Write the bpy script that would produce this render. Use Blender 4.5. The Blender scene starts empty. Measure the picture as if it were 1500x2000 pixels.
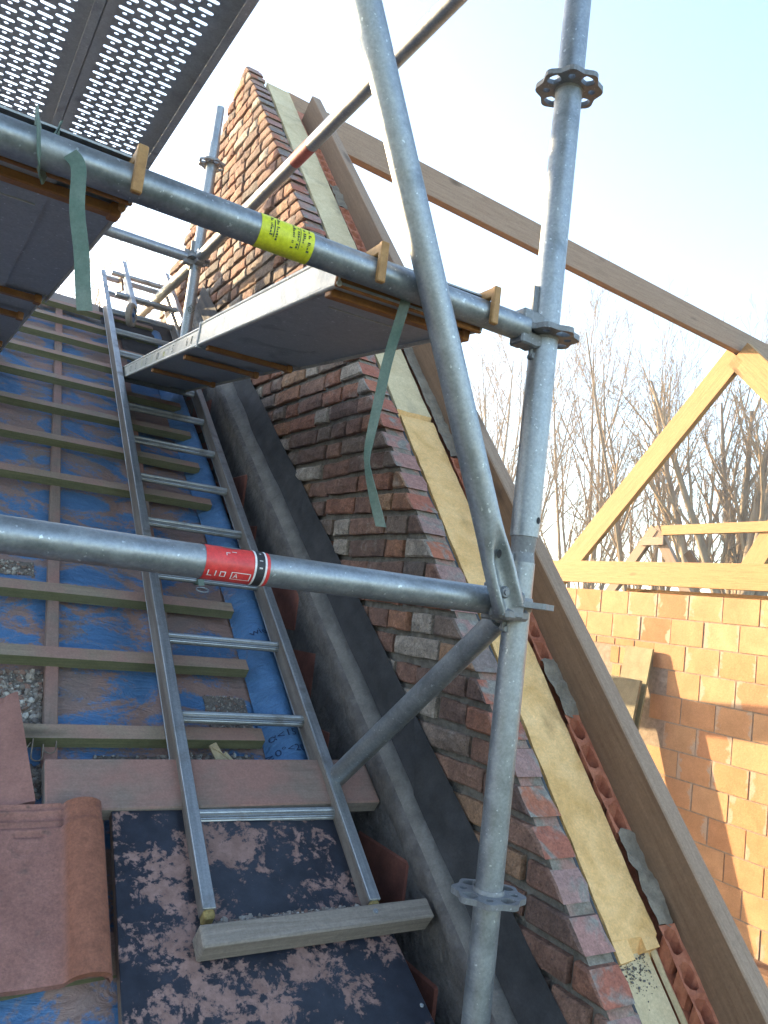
import bpy, bmesh, math, random
from mathutils import Vector as V, Matrix, noise

SC = bpy.context.scene
COL = SC.collection
RND = random.Random(11)
rad = math.radians

# ------------------------------------------------------------------ camera, sky, sun
# world axes: X runs along the tile battens, Y towards the ridge, Z up; the camera is the origin (eye height 6 m over ground)
cam = bpy.data.cameras.new('camera')
cam_ob = bpy.data.objects.new('camera', cam)
COL.objects.link(cam_ob)
cam_ob.matrix_world = Matrix(((0.845018, -0.162356, -0.509494, 0), (-0.521146, -0.036591, -0.852683, 0),
                              (0.119796, 0.986053, -0.115531, 0), (0, 0, 0, 1)))
cam.sensor_width = 36
cam.lens = 27.684
cam.clip_start = 0.05
cam.clip_end = 2000
SC.camera = cam_ob

SUN_AZ, SUN_EL = -22.0, 13.0
world = bpy.data.worlds.new('World')
SC.world = world
world.use_nodes = True
wnt = world.node_tree
sky = wnt.nodes.new('ShaderNodeTexSky')
sky.sky_type = 'NISHITA'
sky.sun_disc = False
sky.sun_elevation = rad(SUN_EL)
sky.sun_rotation = rad(SUN_AZ)
sky.air_density = 1.0
sky.dust_density = 0.5
sky.ozone_density = 1.0
wnt.links.new(sky.outputs[0], wnt.nodes['Background'].inputs[0])
wnt.nodes['Background'].inputs[1].default_value = 0.15
sun = bpy.data.lights.new('sun', 'SUN')
sun.energy = 5.0
sun.angle = rad(0.6)
sun.color = (1.0, 0.76, 0.46)
sun_ob = bpy.data.objects.new('sun', sun)
COL.objects.link(sun_ob)
to_sun = V((math.sin(rad(SUN_AZ)) * math.cos(rad(SUN_EL)), math.cos(rad(SUN_AZ)) * math.cos(rad(SUN_EL)), math.sin(rad(SUN_EL))))
sun_ob.rotation_euler = to_sun.to_track_quat('Z', 'Y').to_euler()
SC.view_settings.view_transform = 'Standard'
SC.view_settings.look = 'None'
SC.view_settings.gamma = 1
SC.view_settings.use_curve_mapping = False
SC.view_settings.exposure = 2.3
SC.render.engine = 'CYCLES'
SC.cycles.max_bounces = 6

# ------------------------------------------------------------------ materials
def nd(nt, typ, **kw):
    n = nt.nodes.new(typ)
    for k, v in kw.items():
        if k.startswith('i_'):
            n.inputs[int(k[2:])].default_value = v
        else:
            setattr(n, k, v)
    return n

def ramp(nt, stops, src, interp='LINEAR'):
    r = nd(nt, 'ShaderNodeValToRGB')
    r.color_ramp.interpolation = interp
    el = r.color_ramp.elements
    while len(el) < len(stops):
        el.new(0.5)
    for e, (p, c) in zip(el, stops):
        e.position = p
        e.color = (*c, 1) if len(c) == 3 else c
    nt.links.new(src, r.inputs[0])
    return r.outputs[0]

def mixc(nt, fac, a, b, mode='MIX'):
    m = nd(nt, 'ShaderNodeMix', data_type='RGBA', blend_type=mode)
    for i, x in ((0, fac), (6, a), (7, b)):
        if isinstance(x, (int, float)):
            m.inputs[i].default_value = x
        elif isinstance(x, tuple):
            m.inputs[i].default_value = (*x, 1)
        else:
            nt.links.new(x, m.inputs[i])
    return m.outputs[2]

class Mat:
    """a Principled material with object coordinates shifted by a per-object random amount"""
    def __init__(s, name, rough=0.8, metal=0.0, shift=True):
        s.m = bpy.data.materials.new(name)
        s.m.use_nodes = True
        s.nt = s.m.node_tree
        s.b = s.nt.nodes['Principled BSDF']
        s.b.inputs['Roughness'].default_value = rough
        s.b.inputs['Metallic'].default_value = metal
        tc = nd(s.nt, 'ShaderNodeTexCoord')
        s.co = tc.outputs['Object']
        oi = nd(s.nt, 'ShaderNodeObjectInfo')
        s.rnd = oi.outputs['Random']
        if shift:
            a = nd(s.nt, 'ShaderNodeVectorMath', operation='ADD')
            mu = nd(s.nt, 'ShaderNodeMath', operation='MULTIPLY', i_1=37.0)
            s.nt.links.new(s.rnd, mu.inputs[0])
            s.nt.links.new(tc.outputs['Object'], a.inputs[0])
            s.nt.links.new(mu.outputs[0], a.inputs[1])
            s.co = a.outputs[0]
    def noise(s, scale, stretch=(1, 1, 1), detail=4, dist=0.0, rough=0.55):
        mp = nd(s.nt, 'ShaderNodeMapping')
        mp.inputs['Scale'].default_value = stretch
        s.nt.links.new(s.co, mp.inputs[0])
        n = nd(s.nt, 'ShaderNodeTexNoise')
        n.inputs['Scale'].default_value = scale
        n.inputs['Detail'].default_value = detail
        n.inputs['Distortion'].default_value = dist
        n.inputs['Roughness'].default_value = rough
        s.nt.links.new(mp.outputs[0], n.inputs['Vector'])
        return n.outputs['Fac']
    def ramp(s, src, stops, interp='LINEAR'):
        return ramp(s.nt, stops, src, interp)
    def thr(s, src, lo, hi):
        return ramp(s.nt, [(lo, (0, 0, 0)), (hi, (1, 1, 1))], src)
    def mix(s, f, a, b, mode='MIX'):
        return mixc(s.nt, f, a, b, mode)
    def island(s):
        return nd(s.nt, 'ShaderNodeNewGeometry').outputs['Random Per Island']
    def color(s, src, grain=0.13, gscale=210):
        if not isinstance(src, tuple) and grain:
            g1 = s.noise(gscale, (1, 1, 1), 3, 0, 0.7); g2 = s.noise(gscale * .33, (1, 1, 1), 4, 0.4, 0.7)
            src = s.mix(1.0, src, s.ramp(g1, [(0.3, (1 - grain,) * 3), (0.7, (1 + grain,) * 3)]), 'MULTIPLY')
            src = s.mix(1.0, src, s.ramp(g2, [(0.3, (1 - grain * .7,) * 3), (0.7, (1 + grain * .7,) * 3)]), 'MULTIPLY')
        s.nt.links.new(src, s.b.inputs['Base Color'])
    def roughness(s, src, lo, hi):
        s.nt.links.new(ramp(s.nt, [(0.3, (lo,) * 3), (0.7, (hi,) * 3)], src), s.b.inputs['Roughness'])
    def bump(s, src, strength, dist=0.004):
        b = nd(s.nt, 'ShaderNodeBump')
        b.inputs['Strength'].default_value = strength
        b.inputs['Distance'].default_value = dist
        s.nt.links.new(src, b.inputs['Height'])
        s.nt.links.new(b.outputs[0], s.b.inputs['Normal'])

def simple(name, c1, c2, scale=20, rough=0.8, metal=0, bump=0.3, stretch=(1, 1, 1), dist=0.003, detail=5):
    m = Mat(name, rough, metal)
    n = m.noise(scale, stretch, detail)
    m.color(m.ramp(n, [(0.3, c1), (0.7, c2)]))
    if bump:
        m.bump(m.noise(scale * 3, stretch, 4), bump, dist)
    return m

def wood(name, dark, light, ring=1.0, dust=None, rough=0.75):
    """grain runs along local X"""
    m = Mat(name, rough)
    n = m.noise(9, (0.5, 9, 9), 5, 1.2)
    fine = m.noise(60, (0.25, 9, 9), 3)
    c = m.ramp(n, [(0.28, dark), (0.5, tuple((a + b) / 2 for a, b in zip(dark, light))), (0.72, light)])
    c = m.mix(0.28 * ring, c, m.ramp(fine, [(0.3, dark), (0.7, light)]))
    k = m.noise(4.5, (0.7, 2.2, 2.2), 1)
    c = m.mix(m.thr(k, 0.69, 0.76), c, tuple(x * 0.55 for x in dark))
    if dust:
        d = m.noise(7, (1, 1, 1), 6)
        c = m.mix(m.thr(d, 0.38, 0.60), c, dust)
    m.color(c)
    m.bump(fine, 0.25, 0.002)
    return m

M = {}
def galv(name, lo, hi, metal, r0, r1):
    g = Mat(name, 0.45, metal)
    n1 = g.noise(26, (1, 1, 1), 3)
    n2 = g.noise(160, (1, 1, 1), 2)
    n3 = g.noise(7, (1, 1, 1), 6, 1.0)
    c = g.ramp(n1, [(0.3, lo), (0.7, hi)])
    c = g.mix(0.35, c, g.ramp(n2, [(0.35, lo), (0.65, hi)]))
    c = g.mix(g.thr(n3, 0.58, 0.78), c, tuple(x * 0.62 for x in lo))
    sp = g.noise(120, (1, 1, 1), 2, 0, 0.5)
    c = g.mix(g.thr(sp, 0.69, 0.72), c, tuple(min(1, x * 1.5) for x in hi))
    g.color(c, 0.10)
    g.roughness(n1, r0, r1)
    g.bump(n2, 0.12, 0.0008)
    return g
M['galv'] = galv('galvanised_steel', (0.22, 0.24, 0.26), (0.35, 0.37, 0.39), 0.70, 0.34, 0.52)
M['cast'] = galv('cast_steel', (0.17, 0.175, 0.185), (0.26, 0.265, 0.275), 0.5, 0.5, 0.65)
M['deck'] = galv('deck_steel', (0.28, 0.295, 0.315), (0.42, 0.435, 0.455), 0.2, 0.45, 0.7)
M['deck_side'] = galv('sun_tinted_deck_steel', (0.46, 0.44, 0.39), (0.62, 0.59, 0.53), 0.3, 0.35, 0.55)  # paler and warmer than the deck; sunlight on the sides put into the colour
al = Mat('aluminium', 0.42, 0.75)
n = al.noise(30, (0.15, 4, 4), 4)
n2 = al.noise(14, (1, 1, 1), 5)
al.color(al.mix(al.thr(n2, 0.55, 0.75), al.ramp(n, [(0.3, (0.24, 0.255, 0.27)), (0.7, (0.36, 0.375, 0.39))]), (0.18, 0.165, 0.15)))
al.roughness(n2, 0.32, 0.55)
M['alu'] = al
M['alu_brown'] = simple('brown_aluminium', (0.13, 0.10, 0.085), (0.24, 0.21, 0.19), 18, 0.65, 0.25, 0.2, (0.3, 2, 2))  # darker and browner than the flanges, for the rail webs

def brick_mat(name, base, dust):
    m = Mat(name, 0.92)
    s = nd(m.nt, 'ShaderNodeMath', operation='ADD')
    m.nt.links.new(m.rnd, s.inputs[0]); m.nt.links.new(m.island(), s.inputs[1])
    fr = nd(m.nt, 'ShaderNodeMath', operation='FRACT')
    m.nt.links.new(s.outputs[0], fr.inputs[0])
    c = m.ramp(fr.outputs[0], base, 'CONSTANT')
    n = m.noise(24, (1, 1, 1), 6, 0.6)
    c = m.mix(0.75, c, m.ramp(n, [(0.25, (0.45, 0.42, 0.42)), (0.5, (0.95, 0.9, 0.88)), (0.75, (1.5, 1.45, 1.4))]), 'MULTIPLY')
    e = m.noise(11, (1, 1, 1), 6, 0.4)
    c = m.mix(m.thr(e, 0.60, 0.78), c, dust)
    sp = m.noise(190, (1, 1, 1), 2)
    c = m.mix(m.thr(sp, 0.66, 0.72), c, (0.07, 0.05, 0.05))
    m.color(c, 0.32)
    m.bump(m.noise(55, (1, 1, 1), 8, 0.8, 0.65), 1.0, 0.010)
    return m
M['brick'] = brick_mat('old_hand_formed_brick', [(0, (0.19, 0.105, 0.080)), (0.15, (0.245, 0.115, 0.078)), (0.30, (0.145, 0.090, 0.074)),
    (0.43, (0.225, 0.130, 0.098)), (0.55, (0.27, 0.135, 0.085)), (0.64, (0.185, 0.138, 0.115)), (0.74, (0.115, 0.090, 0.082)), (0.80, (0.29, 0.175, 0.11)), (0.88, (0.31, 0.27, 0.235))],
    (0.31, 0.265, 0.23))
m = Mat('freshly_cut_brick', 0.92, shift=True)
n = m.noise(16, (1, 1, 1), 5, 0.5)
c = m.ramp(m.rnd, [(0, (0.33, 0.115, 0.075)), (0.3, (0.33, 0.175, 0.15)), (0.5, (0.36, 0.13, 0.075)), (0.66, (0.30, 0.18, 0.16)), (0.86, (0.20, 0.155, 0.14)), (0.95, (0.34, 0.19, 0.15))], 'CONSTANT')
c = m.mix(m.thr(n, 0.50, 0.62), c, (0.225, 0.205, 0.18))
c = m.mix(0.5, c, m.ramp(m.noise(60), [(0.3, (0.65, 0.62, 0.6)), (0.7, (1.2, 1.2, 1.2))]), 'MULTIPLY')
m.color(c, 0.25); m.bump(m.noise(50), 0.7, 0.005)
M['cut'] = m
vm = Mat('pink_dusted_mortar', 0.95, shift=False)
c = vm.ramp(vm.noise(30, (1, 1, 1), 5), [(0.3, (0.15, 0.128, 0.10)), (0.7, (0.25, 0.215, 0.175))])
c = vm.mix(vm.thr(vm.noise(14, (1, 1, 1), 6, 0.5), 0.46, 0.60), c, (0.30, 0.165, 0.13))
vm.color(c, 0.25); vm.bump(vm.noise(60, (1, 1, 1), 6), 0.9, 0.006)
M['verge_mortar'] = vm
M['mortar'] = simple('raked_mortar', (0.090, 0.080, 0.070), (0.175, 0.157, 0.138), 40, 0.95, 0, 0.9, dist=0.006)
M['mortar_light'] = simple('smeared_mortar', (0.175, 0.142, 0.108), (0.29, 0.242, 0.188), 26, 0.95, 0, 0.8, dist=0.006)
M['coping'] = simple('grey_mortar_fillet', (0.10, 0.09, 0.083), (0.185, 0.168, 0.155), 18, 0.9, 0, 0.8, dist=0.006, detail=8)
f = Mat('pale_insulation_foam', 0.85)
n = f.noise(9, (1, 1, 1), 6, 0.8)
c = f.ramp(n, [(0.3, (0.53, 0.405, 0.23)), (0.7, (0.66, 0.53, 0.33))])
c = f.mix(f.thr(f.noise(6, (1, 1, 1), 6, .6), 0.58, 0.72), c, (0.38, 0.30, 0.19))
f.color(c); f.bump(f.noise(60), 0.5, 0.004)
M['foam_pale'] = f
f = Mat('yellow_insulation_foam', 0.85)
n = f.noise(10, (1, 1, 1), 7, 1.0)
c = f.ramp(n, [(0.28, (0.62, 0.35, 0.12)), (0.5, (0.78, 0.475, 0.20)), (0.72, (0.84, 0.545, 0.255))])
c = f.mix(f.thr(f.noise(5, (1, 1, 1), 6, 1.0), 0.60, 0.75), c, (0.52, 0.31, 0.13))
f.color(c); f.bump(f.noise(80), 0.7, 0.005)
M['foam_yellow'] = f
M['pine'] = wood('new_pine_timber', (0.27, 0.145, 0.052), (0.46, 0.275, 0.115), 1.2)
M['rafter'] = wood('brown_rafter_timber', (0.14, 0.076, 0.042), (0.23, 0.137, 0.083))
M['rafter_top'] = wood('pale_timber', (0.225, 0.14, 0.088), (0.33, 0.222, 0.15))
M['ridge'] = wood('weathered_ridge_timber', (0.23, 0.148, 0.098), (0.37, 0.255, 0.18))
M['grey_wood'] = wood('grey_weathered_wood', (0.145, 0.12, 0.10), (0.27, 0.23, 0.20))
M['dusty_wood'] = wood('brick_dusted_wood', (0.15, 0.11, 0.09), (0.24, 0.175, 0.145), 1.0, (0.265, 0.142, 0.117))
M['batten_top'] = wood('batten_dusted_top', (0.18, 0.14, 0.10), (0.285, 0.22, 0.165), 1.0, (0.27, 0.158, 0.128))
M['batten_front'] = wood('treated_batten_side', (0.085, 0.092, 0.046), (0.17, 0.165, 0.092))
def underlay(name, t0, t1):
  u = Mat(name, 0.62, shift=False)
  d1 = u.noise(4.2, (1, 1.4, 1), 8, 1.4, 0.62)
  d2 = u.noise(130, (1, 1, 1), 3)
  d3 = u.noise(2.0, (1, 1, 1), 3, 0.5)
  sm = nd(u.nt, 'ShaderNodeMath', operation='MULTIPLY_ADD', i_1=0.22)
  u.nt.links.new(d2, sm.inputs[0]); u.nt.links.new(d1, sm.inputs[2])
  s2 = nd(u.nt, 'ShaderNodeMath', operation='MULTIPLY_ADD', i_1=0.35)
  u.nt.links.new(d3, s2.inputs[0]); u.nt.links.new(sm.outputs[0], s2.inputs[2])
  blue = u.ramp(d1, [(0.3, (0.045, 0.12, 0.26)), (0.7, (0.085, 0.20, 0.39))])
  dust = u.ramp(u.noise(6), [(0.35, (0.19, 0.145, 0.135)), (0.6, (0.27, 0.165, 0.14))])
  u.color(u.mix(u.thr(s2.outputs[0], t0, t1), blue, dust))
  u.bump(u.noise(11, (1, 2.2, 1), 6, 1.6, 0.62), 0.7, 0.016)
  return u
M['underlay'] = underlay('blue_roof_underlay', 0.735, 0.815)
M['underlay_clean'] = underlay('cleaner_blue_underlay', 0.90, 1.0)
t = Mat('dusty_terracotta', 0.8, shift=False)
n = t.noise(9, (1, 1, 1), 6, 0.6)
c = t.ramp(n, [(0.3, (0.205, 0.090, 0.072)), (0.7, (0.290, 0.138, 0.113))])
c = t.mix(t.thr(t.noise(34, (1, 1, 1), 8), 0.60, 0.72), c, (0.13, 0.075, 0.062))
sep = nd(t.nt, 'ShaderNodeSeparateXYZ'); t.nt.links.new(t.co, sep.inputs[0])
z = nd(t.nt, 'ShaderNodeMath', operation='MULTIPLY_ADD', i_1=0.012)
t.nt.links.new(n, z.inputs[0]); t.nt.links.new(sep.outputs[2], z.inputs[2])
c = t.mix(t.thr(z.outputs[0], 0.020, 0.034), c, t.ramp(t.noise(40), [(0.3, (0.20, 0.072, 0.042)), (0.7, (0.28, 0.105, 0.062))]))
t.color(c, 0.2); t.bump(t.noise(130, (1, 1, 1), 6, 0, .7), 0.7, 0.004)
M['tile'] = t
M['tile_dusty'] = simple('all_dusty_terracotta', (0.20, 0.092, 0.075), (0.285, 0.138, 0.113), 12, 0.85, 0, 0.4)
p = Mat('black_film_faced_plywood', 0.42, shift=False)
a1 = p.noise(19, (1, 1, 1), 10, 0.35, 0.74)
a2 = p.noise(5.0, (1, 1, 1), 3)
a3 = p.noise(95, (1, 1, 1), 4)
q = nd(p.nt, 'ShaderNodeMath', operation='MULTIPLY_ADD', i_1=0.7)
p.nt.links.new(a2, q.inputs[0]); p.nt.links.new(a1, q.inputs[2])
q3 = nd(p.nt, 'ShaderNodeMath', operation='MULTIPLY_ADD', i_1=0.30)
p.nt.links.new(a3, q3.inputs[0]); p.nt.links.new(q.outputs[0], q3.inputs[2])
q2 = nd(p.nt, 'ShaderNodeMath', operation='MULTIPLY', i_1=0.497)
p.nt.links.new(q3.outputs[0], q2.inputs[0])
dm = p.ramp(q2.outputs[0], [(0.516, (0, 0, 0)), (0.530, (.55, .55, .55)), (0.545, (1, 1, 1))])
p.color(p.mix(dm, p.ramp(p.noise(25), [(0.3, (0.010, 0.012, 0.020)), (0.7, (0.022, 0.025, 0.038))]), p.ramp(p.noise(30), [(0.3, (0.185, 0.108, 0.092)), (0.7, (0.27, 0.165, 0.145))])))
p.nt.links.new(p.mix(dm, (0.35,) * 3, (0.9,) * 3), p.b.inputs['Roughness'])
M['film_ply'] = p
M['ply_edge'] = simple('plywood_edge', (0.10, 0.07, 0.055), (0.18, 0.12, 0.09), 40, 0.85, 0, 0.3, (1, 1, 6))
M['epdm'] = simple('black_rubber_flashing', (0.020, 0.020, 0.022), (0.046, 0.044, 0.048), 14, 0.75, 0, 0.35, dist=0.004)
M['epdm'].b.inputs['Specular IOR Level'].default_value = 0.25
M['cavity'] = simple('grey_cavity_membrane', (0.035, 0.036, 0.04), (0.075, 0.078, 0.085), 20, 0.7, 0, 0.3)
b = Mat('hollow_clay_block', 0.88)
n = b.noise(7, (1, 1, 1), 5, 0.6)
c = b.ramp(b.rnd, [(0, (0.44, 0.22, 0.10)), (0.3, (0.49, 0.285, 0.14)), (0.55, (0.45, 0.215, 0.092)), (0.75, (0.50, 0.31, 0.16)), (1, (0.40, 0.155, 0.068))])
c = b.mix(0.6, c, b.ramp(n, [(0.25, (0.72, 0.70, 0.66)), (0.75, (1.25, 1.25, 1.3))]), 'MULTIPLY')
tcb = nd(b.nt, 'ShaderNodeTexCoord'); sp = nd(b.nt, 'ShaderNodeSeparateXYZ'); b.nt.links.new(tcb.outputs['Object'], sp.inputs[0])
ab = nd(b.nt, 'ShaderNodeMath', operation='ABSOLUTE'); b.nt.links.new(sp.outputs[1], ab.inputs[0])
ed = nd(b.nt, 'ShaderNodeMath', operation='MULTIPLY_ADD', i_1=0.20); b.nt.links.new(b.noise(9, (1, 1, 1), 5, 0.6), ed.inputs[0]); b.nt.links.new(ab.outputs[0], ed.inputs[2])
sm2 = nd(b.nt, 'ShaderNodeMath', operation='MULTIPLY'); b.nt.links.new(b.thr(ed.outputs[0], 0.215, 0.232), sm2.inputs[0])
rr = nd(b.nt, 'ShaderNodeMath', operation='GREATER_THAN', i_1=0.35); b.nt.links.new(b.rnd, rr.inputs[0]); b.nt.links.new(rr.outputs[0], sm2.inputs[1])
c = b.mix(sm2.outputs[0], c, (0.43, 0.32, 0.225))
b.color(c); b.bump(b.noise(60, (1, 1, 1), 6), 0.5, 0.004)
M['block'] = b
M['block_mortar'] = simple('pale_thin_mortar', (0.24, 0.185, 0.135), (0.36, 0.29, 0.22), 30, 0.95, 0, 0.6)
M['cell'] = simple('broken_clay_cells', (0.33, 0.10, 0.055), (0.50, 0.19, 0.11), 30, 0.9, 0, 0.6)
M['party'] = simple('old_dark_red_block', (0.13, 0.045, 0.035), (0.24, 0.085, 0.06), 16, 0.92, 0, 0.6)
M['party_mortar'] = simple('smeared_dark_mortar', (0.062, 0.054, 0.053), (0.130, 0.116, 0.112), 22, 0.95, 0, 1.0, dist=0.008)
M['orange'] = simple('orange_painted_steel', (0.33, 0.165, 0.055), (0.43, 0.24, 0.09), 30, 0.6, 0.1, 0.3)
M['orange_dark'] = simple('worn_orange_steel', (0.26, 0.105, 0.03), (0.38, 0.165, 0.045), 30, 0.6, 0.1, 0.3)
M['strap'] = simple('green_webbing', (0.085, 0.145, 0.118), (0.185, 0.225, 0.195), 14, 0.85, 0, 0.4)
M['yellow'] = simple('yellow_sticker', (0.60, 0.63, 0.02), (0.70, 0.72, 0.03), 60, 0.45, 0, 0)
M['red'] = simple('red_sticker', (0.58, 0.035, 0.035), (0.70, 0.06, 0.055), 40, 0.4, 0, 0)
M['red_tape'] = simple('faded_red_tape', (0.30, 0.05, 0.045), (0.46, 0.10, 0.08), 50, 0.6, 0, 0)
M['ink'] = simple('dark_print', (0.03, 0.05, 0.03), (0.06, 0.09, 0.05), 60, 0.7, 0, 0)
M['black'] = simple('black_print', (0.018, 0.018, 0.022), (0.03, 0.03, 0.035), 60, 0.6, 0, 0)
M['white'] = simple('white_print', (0.62, 0.60, 0.60), (0.80, 0.78, 0.78), 60, 0.5, 0, 0)
M['blue_ink'] = simple('dark_blue_print', (0.008, 0.02, 0.07), (0.015, 0.035, 0.10), 60, 0.7, 0, 0)
M['rubber'] = simple('grey_rubber', (0.20, 0.175, 0.15), (0.30, 0.27, 0.24), 30, 0.85, 0, 0.3)
M['hub'] = simple('blue_plastic', (0.03, 0.10, 0.25), (0.05, 0.16, 0.34), 30, 0.5, 0, 0)
M['yellow_rubber'] = simple('worn_yellow_rubber', (0.16, 0.115, 0.045), (0.30, 0.22, 0.08), 60, 0.9, 0, 0.8)
M['hole'] = simple('dark_hole', (0.02, 0.02, 0.022), (0.03, 0.03, 0.032), 30, 0.9, 0, 0)
M['wire'] = simple('rusty_wire', (0.15, 0.115, 0.09), (0.27, 0.22, 0.18), 40, 0.6, 0.4, 0)
M['osb'] = simple('yellowed_plywood', (0.19, 0.155, 0.075), (0.27, 0.23, 0.12), 12, 0.75, 0, 0.4, detail=7)
M['osb_grey'] = simple('dirty_plywood', (0.14, 0.115, 0.062), (0.25, 0.205, 0.115), 9, 0.75, 0, 0.4, detail=7)
M['card'] = simple('tan_cardboard', (0.30, 0.225, 0.13), (0.40, 0.31, 0.19), 20, 0.9, 0, 0.3)
rb = Mat('rubble', 0.95, shift=False)
c = rb.ramp(rb.island(), [(0, (0.20, 0.17, 0.15)), (0.25, (0.28, 0.245, 0.215)), (0.45, (0.17, 0.115, 0.095)), (0.6, (0.31, 0.28, 0.25)), (0.75, (0.15, 0.13, 0.12)), (0.88, (0.21, 0.125, 0.10)), (0.95, (0.46, 0.43, 0.39))], 'CONSTANT')
rb.color(c); rb.bump(rb.noise(120), 0.6, 0.003)
M['rubble'] = rb
M['grit'] = simple('grey_brown_grit', (0.105, 0.085, 0.072), (0.225, 0.19, 0.165), 70, 0.95, 0, 1.0, dist=0.008, detail=8)
M['pale_stone'] = simple('pale_stone', (0.38, 0.34, 0.28), (0.52, 0.48, 0.41), 40, 0.95, 0, 0.7)
M['bark'] = simple('grey_brown_bark', (0.16, 0.118, 0.08), (0.30, 0.235, 0.165), 6, 0.9, 0, 0.6, (1, 1, 0.3), dist=0.02)
M['twig'] = simple('bare_twigs', (0.21, 0.145, 0.09), (0.34, 0.25, 0.16), 3, 0.9, 0, 0)
M['grass'] = simple('rough_grass', (0.04, 0.055, 0.02), (0.09, 0.10, 0.04), 0.6, 0.95, 0, 0.5, dist=0.1)
M['floor'] = wood('attic_floor_boards', (0.20, 0.12, 0.06), (0.34, 0.22, 0.12))
M['render_wall'] = simple('plain_brickwork', (0.15, 0.07, 0.05), (0.24, 0.11, 0.075), 8, 0.95, 0, 0.5)

# ------------------------------------------------------------------ mesh helpers
WM = {}
def wm(o):
    return WM.get(o.name, Matrix.Identity(4))

class MB:
    def __init__(s):
        s.v, s.f, s.mi, s.sm = [], [], [], []
    def add(s, vs, fs, mi=0, smooth=False):
        b = len(s.v)
        s.v += [V(x) for x in vs]
        for f in fs:
            s.f.append([b + i for i in f]); s.mi.append(mi); s.sm.append(smooth)
    def box(s, c, ex, ey, ez, mi=0, mis=None):
        """half vectors; faces -x,+x,-y,+y,-z,+z"""
        c, ex, ey, ez = V(c), V(ex), V(ey), V(ez)
        vs = [c + ex * i + ey * j + ez * k for i in (-1, 1) for j in (-1, 1) for k in (-1, 1)]
        fs = [(0, 1, 3, 2), (4, 6, 7, 5), (0, 4, 5, 1), (2, 3, 7, 6), (0, 2, 6, 4), (1, 5, 7, 3)]
        if ex.cross(ey).dot(ez) < 0:
            fs = [f[::-1] for f in fs]
        for i, f in enumerate(fs):
            s.add([vs[j] for j in f], [(0, 1, 2, 3)], mis[i] if mis else mi)
    def path(s, pts, rs, seg=12, caps=True, mi=0, flat=None):
        pts = [V(p) for p in pts]
        rings = []
        ref = None
        for i, p in enumerate(pts):
            d = (pts[min(i + 1, len(pts) - 1)] - pts[max(i - 1, 0)]).normalized()
            if ref is None:
                ref = d.orthogonal().normalized()
            a = (ref - d * ref.dot(d))
            a = a.normalized() if a.length > 1e-6 else d.orthogonal().normalized()
            ref = a
            bb = d.cross(a)
            r = rs[i] if isinstance(rs, (list, tuple)) else rs
            rings.append([p + (a * math.cos(2 * math.pi * k / seg) + bb * math.sin(2 * math.pi * k / seg)) * r for k in range(seg)])
        b = len(s.v)
        for r in rings:
            s.v += r
        for i in range(len(rings) - 1):
            for k in range(seg):
                k2 = (k + 1) % seg
                s.f.append([b + i * seg + k, b + i * seg + k2, b + (i + 1) * seg + k2, b + (i + 1) * seg + k]); s.mi.append(mi); s.sm.append(True)
        if caps:
            s.add(rings[0], [list(range(seg))[::-1]], mi)
            s.add(rings[-1], [list(range(seg))], mi)
    def tube(s, a, b, r, seg=20, caps=True, mi=0):
        s.path([a, b], r, seg, caps, mi)
    def prism(s, poly, ext, mi=0, mis=None):
        """poly: points, ext: vector; mis per side edge then [start cap, end cap]"""
        n = len(poly)
        P = [V(x) for x in poly]; Q = [x + V(ext) for x in P]
        nn = sum(((P[i] - P[0]).cross(P[(i + 1) % n] - P[0]) for i in range(1, n - 1)), V((0, 0, 0)))
        flip = nn.dot(V(ext)) > 0
        def put(vs, m):
            s.add(vs, [list(range(len(vs)))], m)
        put(P[::-1] if flip else P, mis[n] if mis else mi)
        put(Q if flip else Q[::-1], mis[n + 1] if mis else mi)
        for i in range(n):
            j = (i + 1) % n
            q = [P[i], P[j], Q[j], Q[i]]
            put(q if flip else q[::-1], mis[i] if mis else mi)
    def cell(s, outer, hole, up, mi=0):
        """plate cell with a hole: outer and hole are rings of equal length, up: thickness vector"""
        n = len(outer); up = V(up)
        o = [V(x) for x in outer]; h = [V(x) for x in hole]
        o2 = [x + up for x in o]; h2 = [x + up for x in h]
        for i in range(n):
            j = (i + 1) % n
            s.add([o[i], h[i], h[j], o[j]], [(0, 1, 2, 3)], mi)
            s.add([o2[i], o2[j], h2[j], h2[i]], [(0, 1, 2, 3)], mi)
            s.add([h[i], h2[i], h2[j], h[j]], [(0, 1, 2, 3)], mi)
        return o, o2
    def grid(s, nx, ny, fn, mi=0, smooth=True):
        vs = [fn(i / nx, j / ny) for j in range(ny + 1) for i in range(nx + 1)]
        fs = [(j * (nx + 1) + i, j * (nx + 1) + i + 1, (j + 1) * (nx + 1) + i + 1, (j + 1) * (nx + 1) + i) for j in range(ny) for i in range(nx)]
        s.add(vs, fs, mi, smooth)
    def build(s, name, mats, parent=None, frame=None, bevel=0, seg=1, weld=False):
        if not isinstance(mats, (list, tuple)):
            mats = [mats]
        if frame is None:
            if parent is not None:
                frame = wm(parent).copy()
            else:
                c = sum(s.v, V((0, 0, 0))) / max(1, len(s.v))
                frame = Matrix.Translation(c)
        inv = frame.inverted()
        me = bpy.data.meshes.new(name)
        me.from_pydata([inv @ x for x in s.v], [], s.f)
        for mm in mats:
            me.materials.append(mm.m)
        me.polygons.foreach_set('material_index', s.mi)
        me.polygons.foreach_set('use_smooth', s.sm)
        if bevel or weld:
            bm_ = bmesh.new(); bm_.from_mesh(me)
            bmesh.ops.remove_doubles(bm_, verts=bm_.verts, dist=1e-5)
            bm_.to_mesh(me); bm_.free()
        me.update()
        return place(name, me, frame, parent, bevel, seg)

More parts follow.
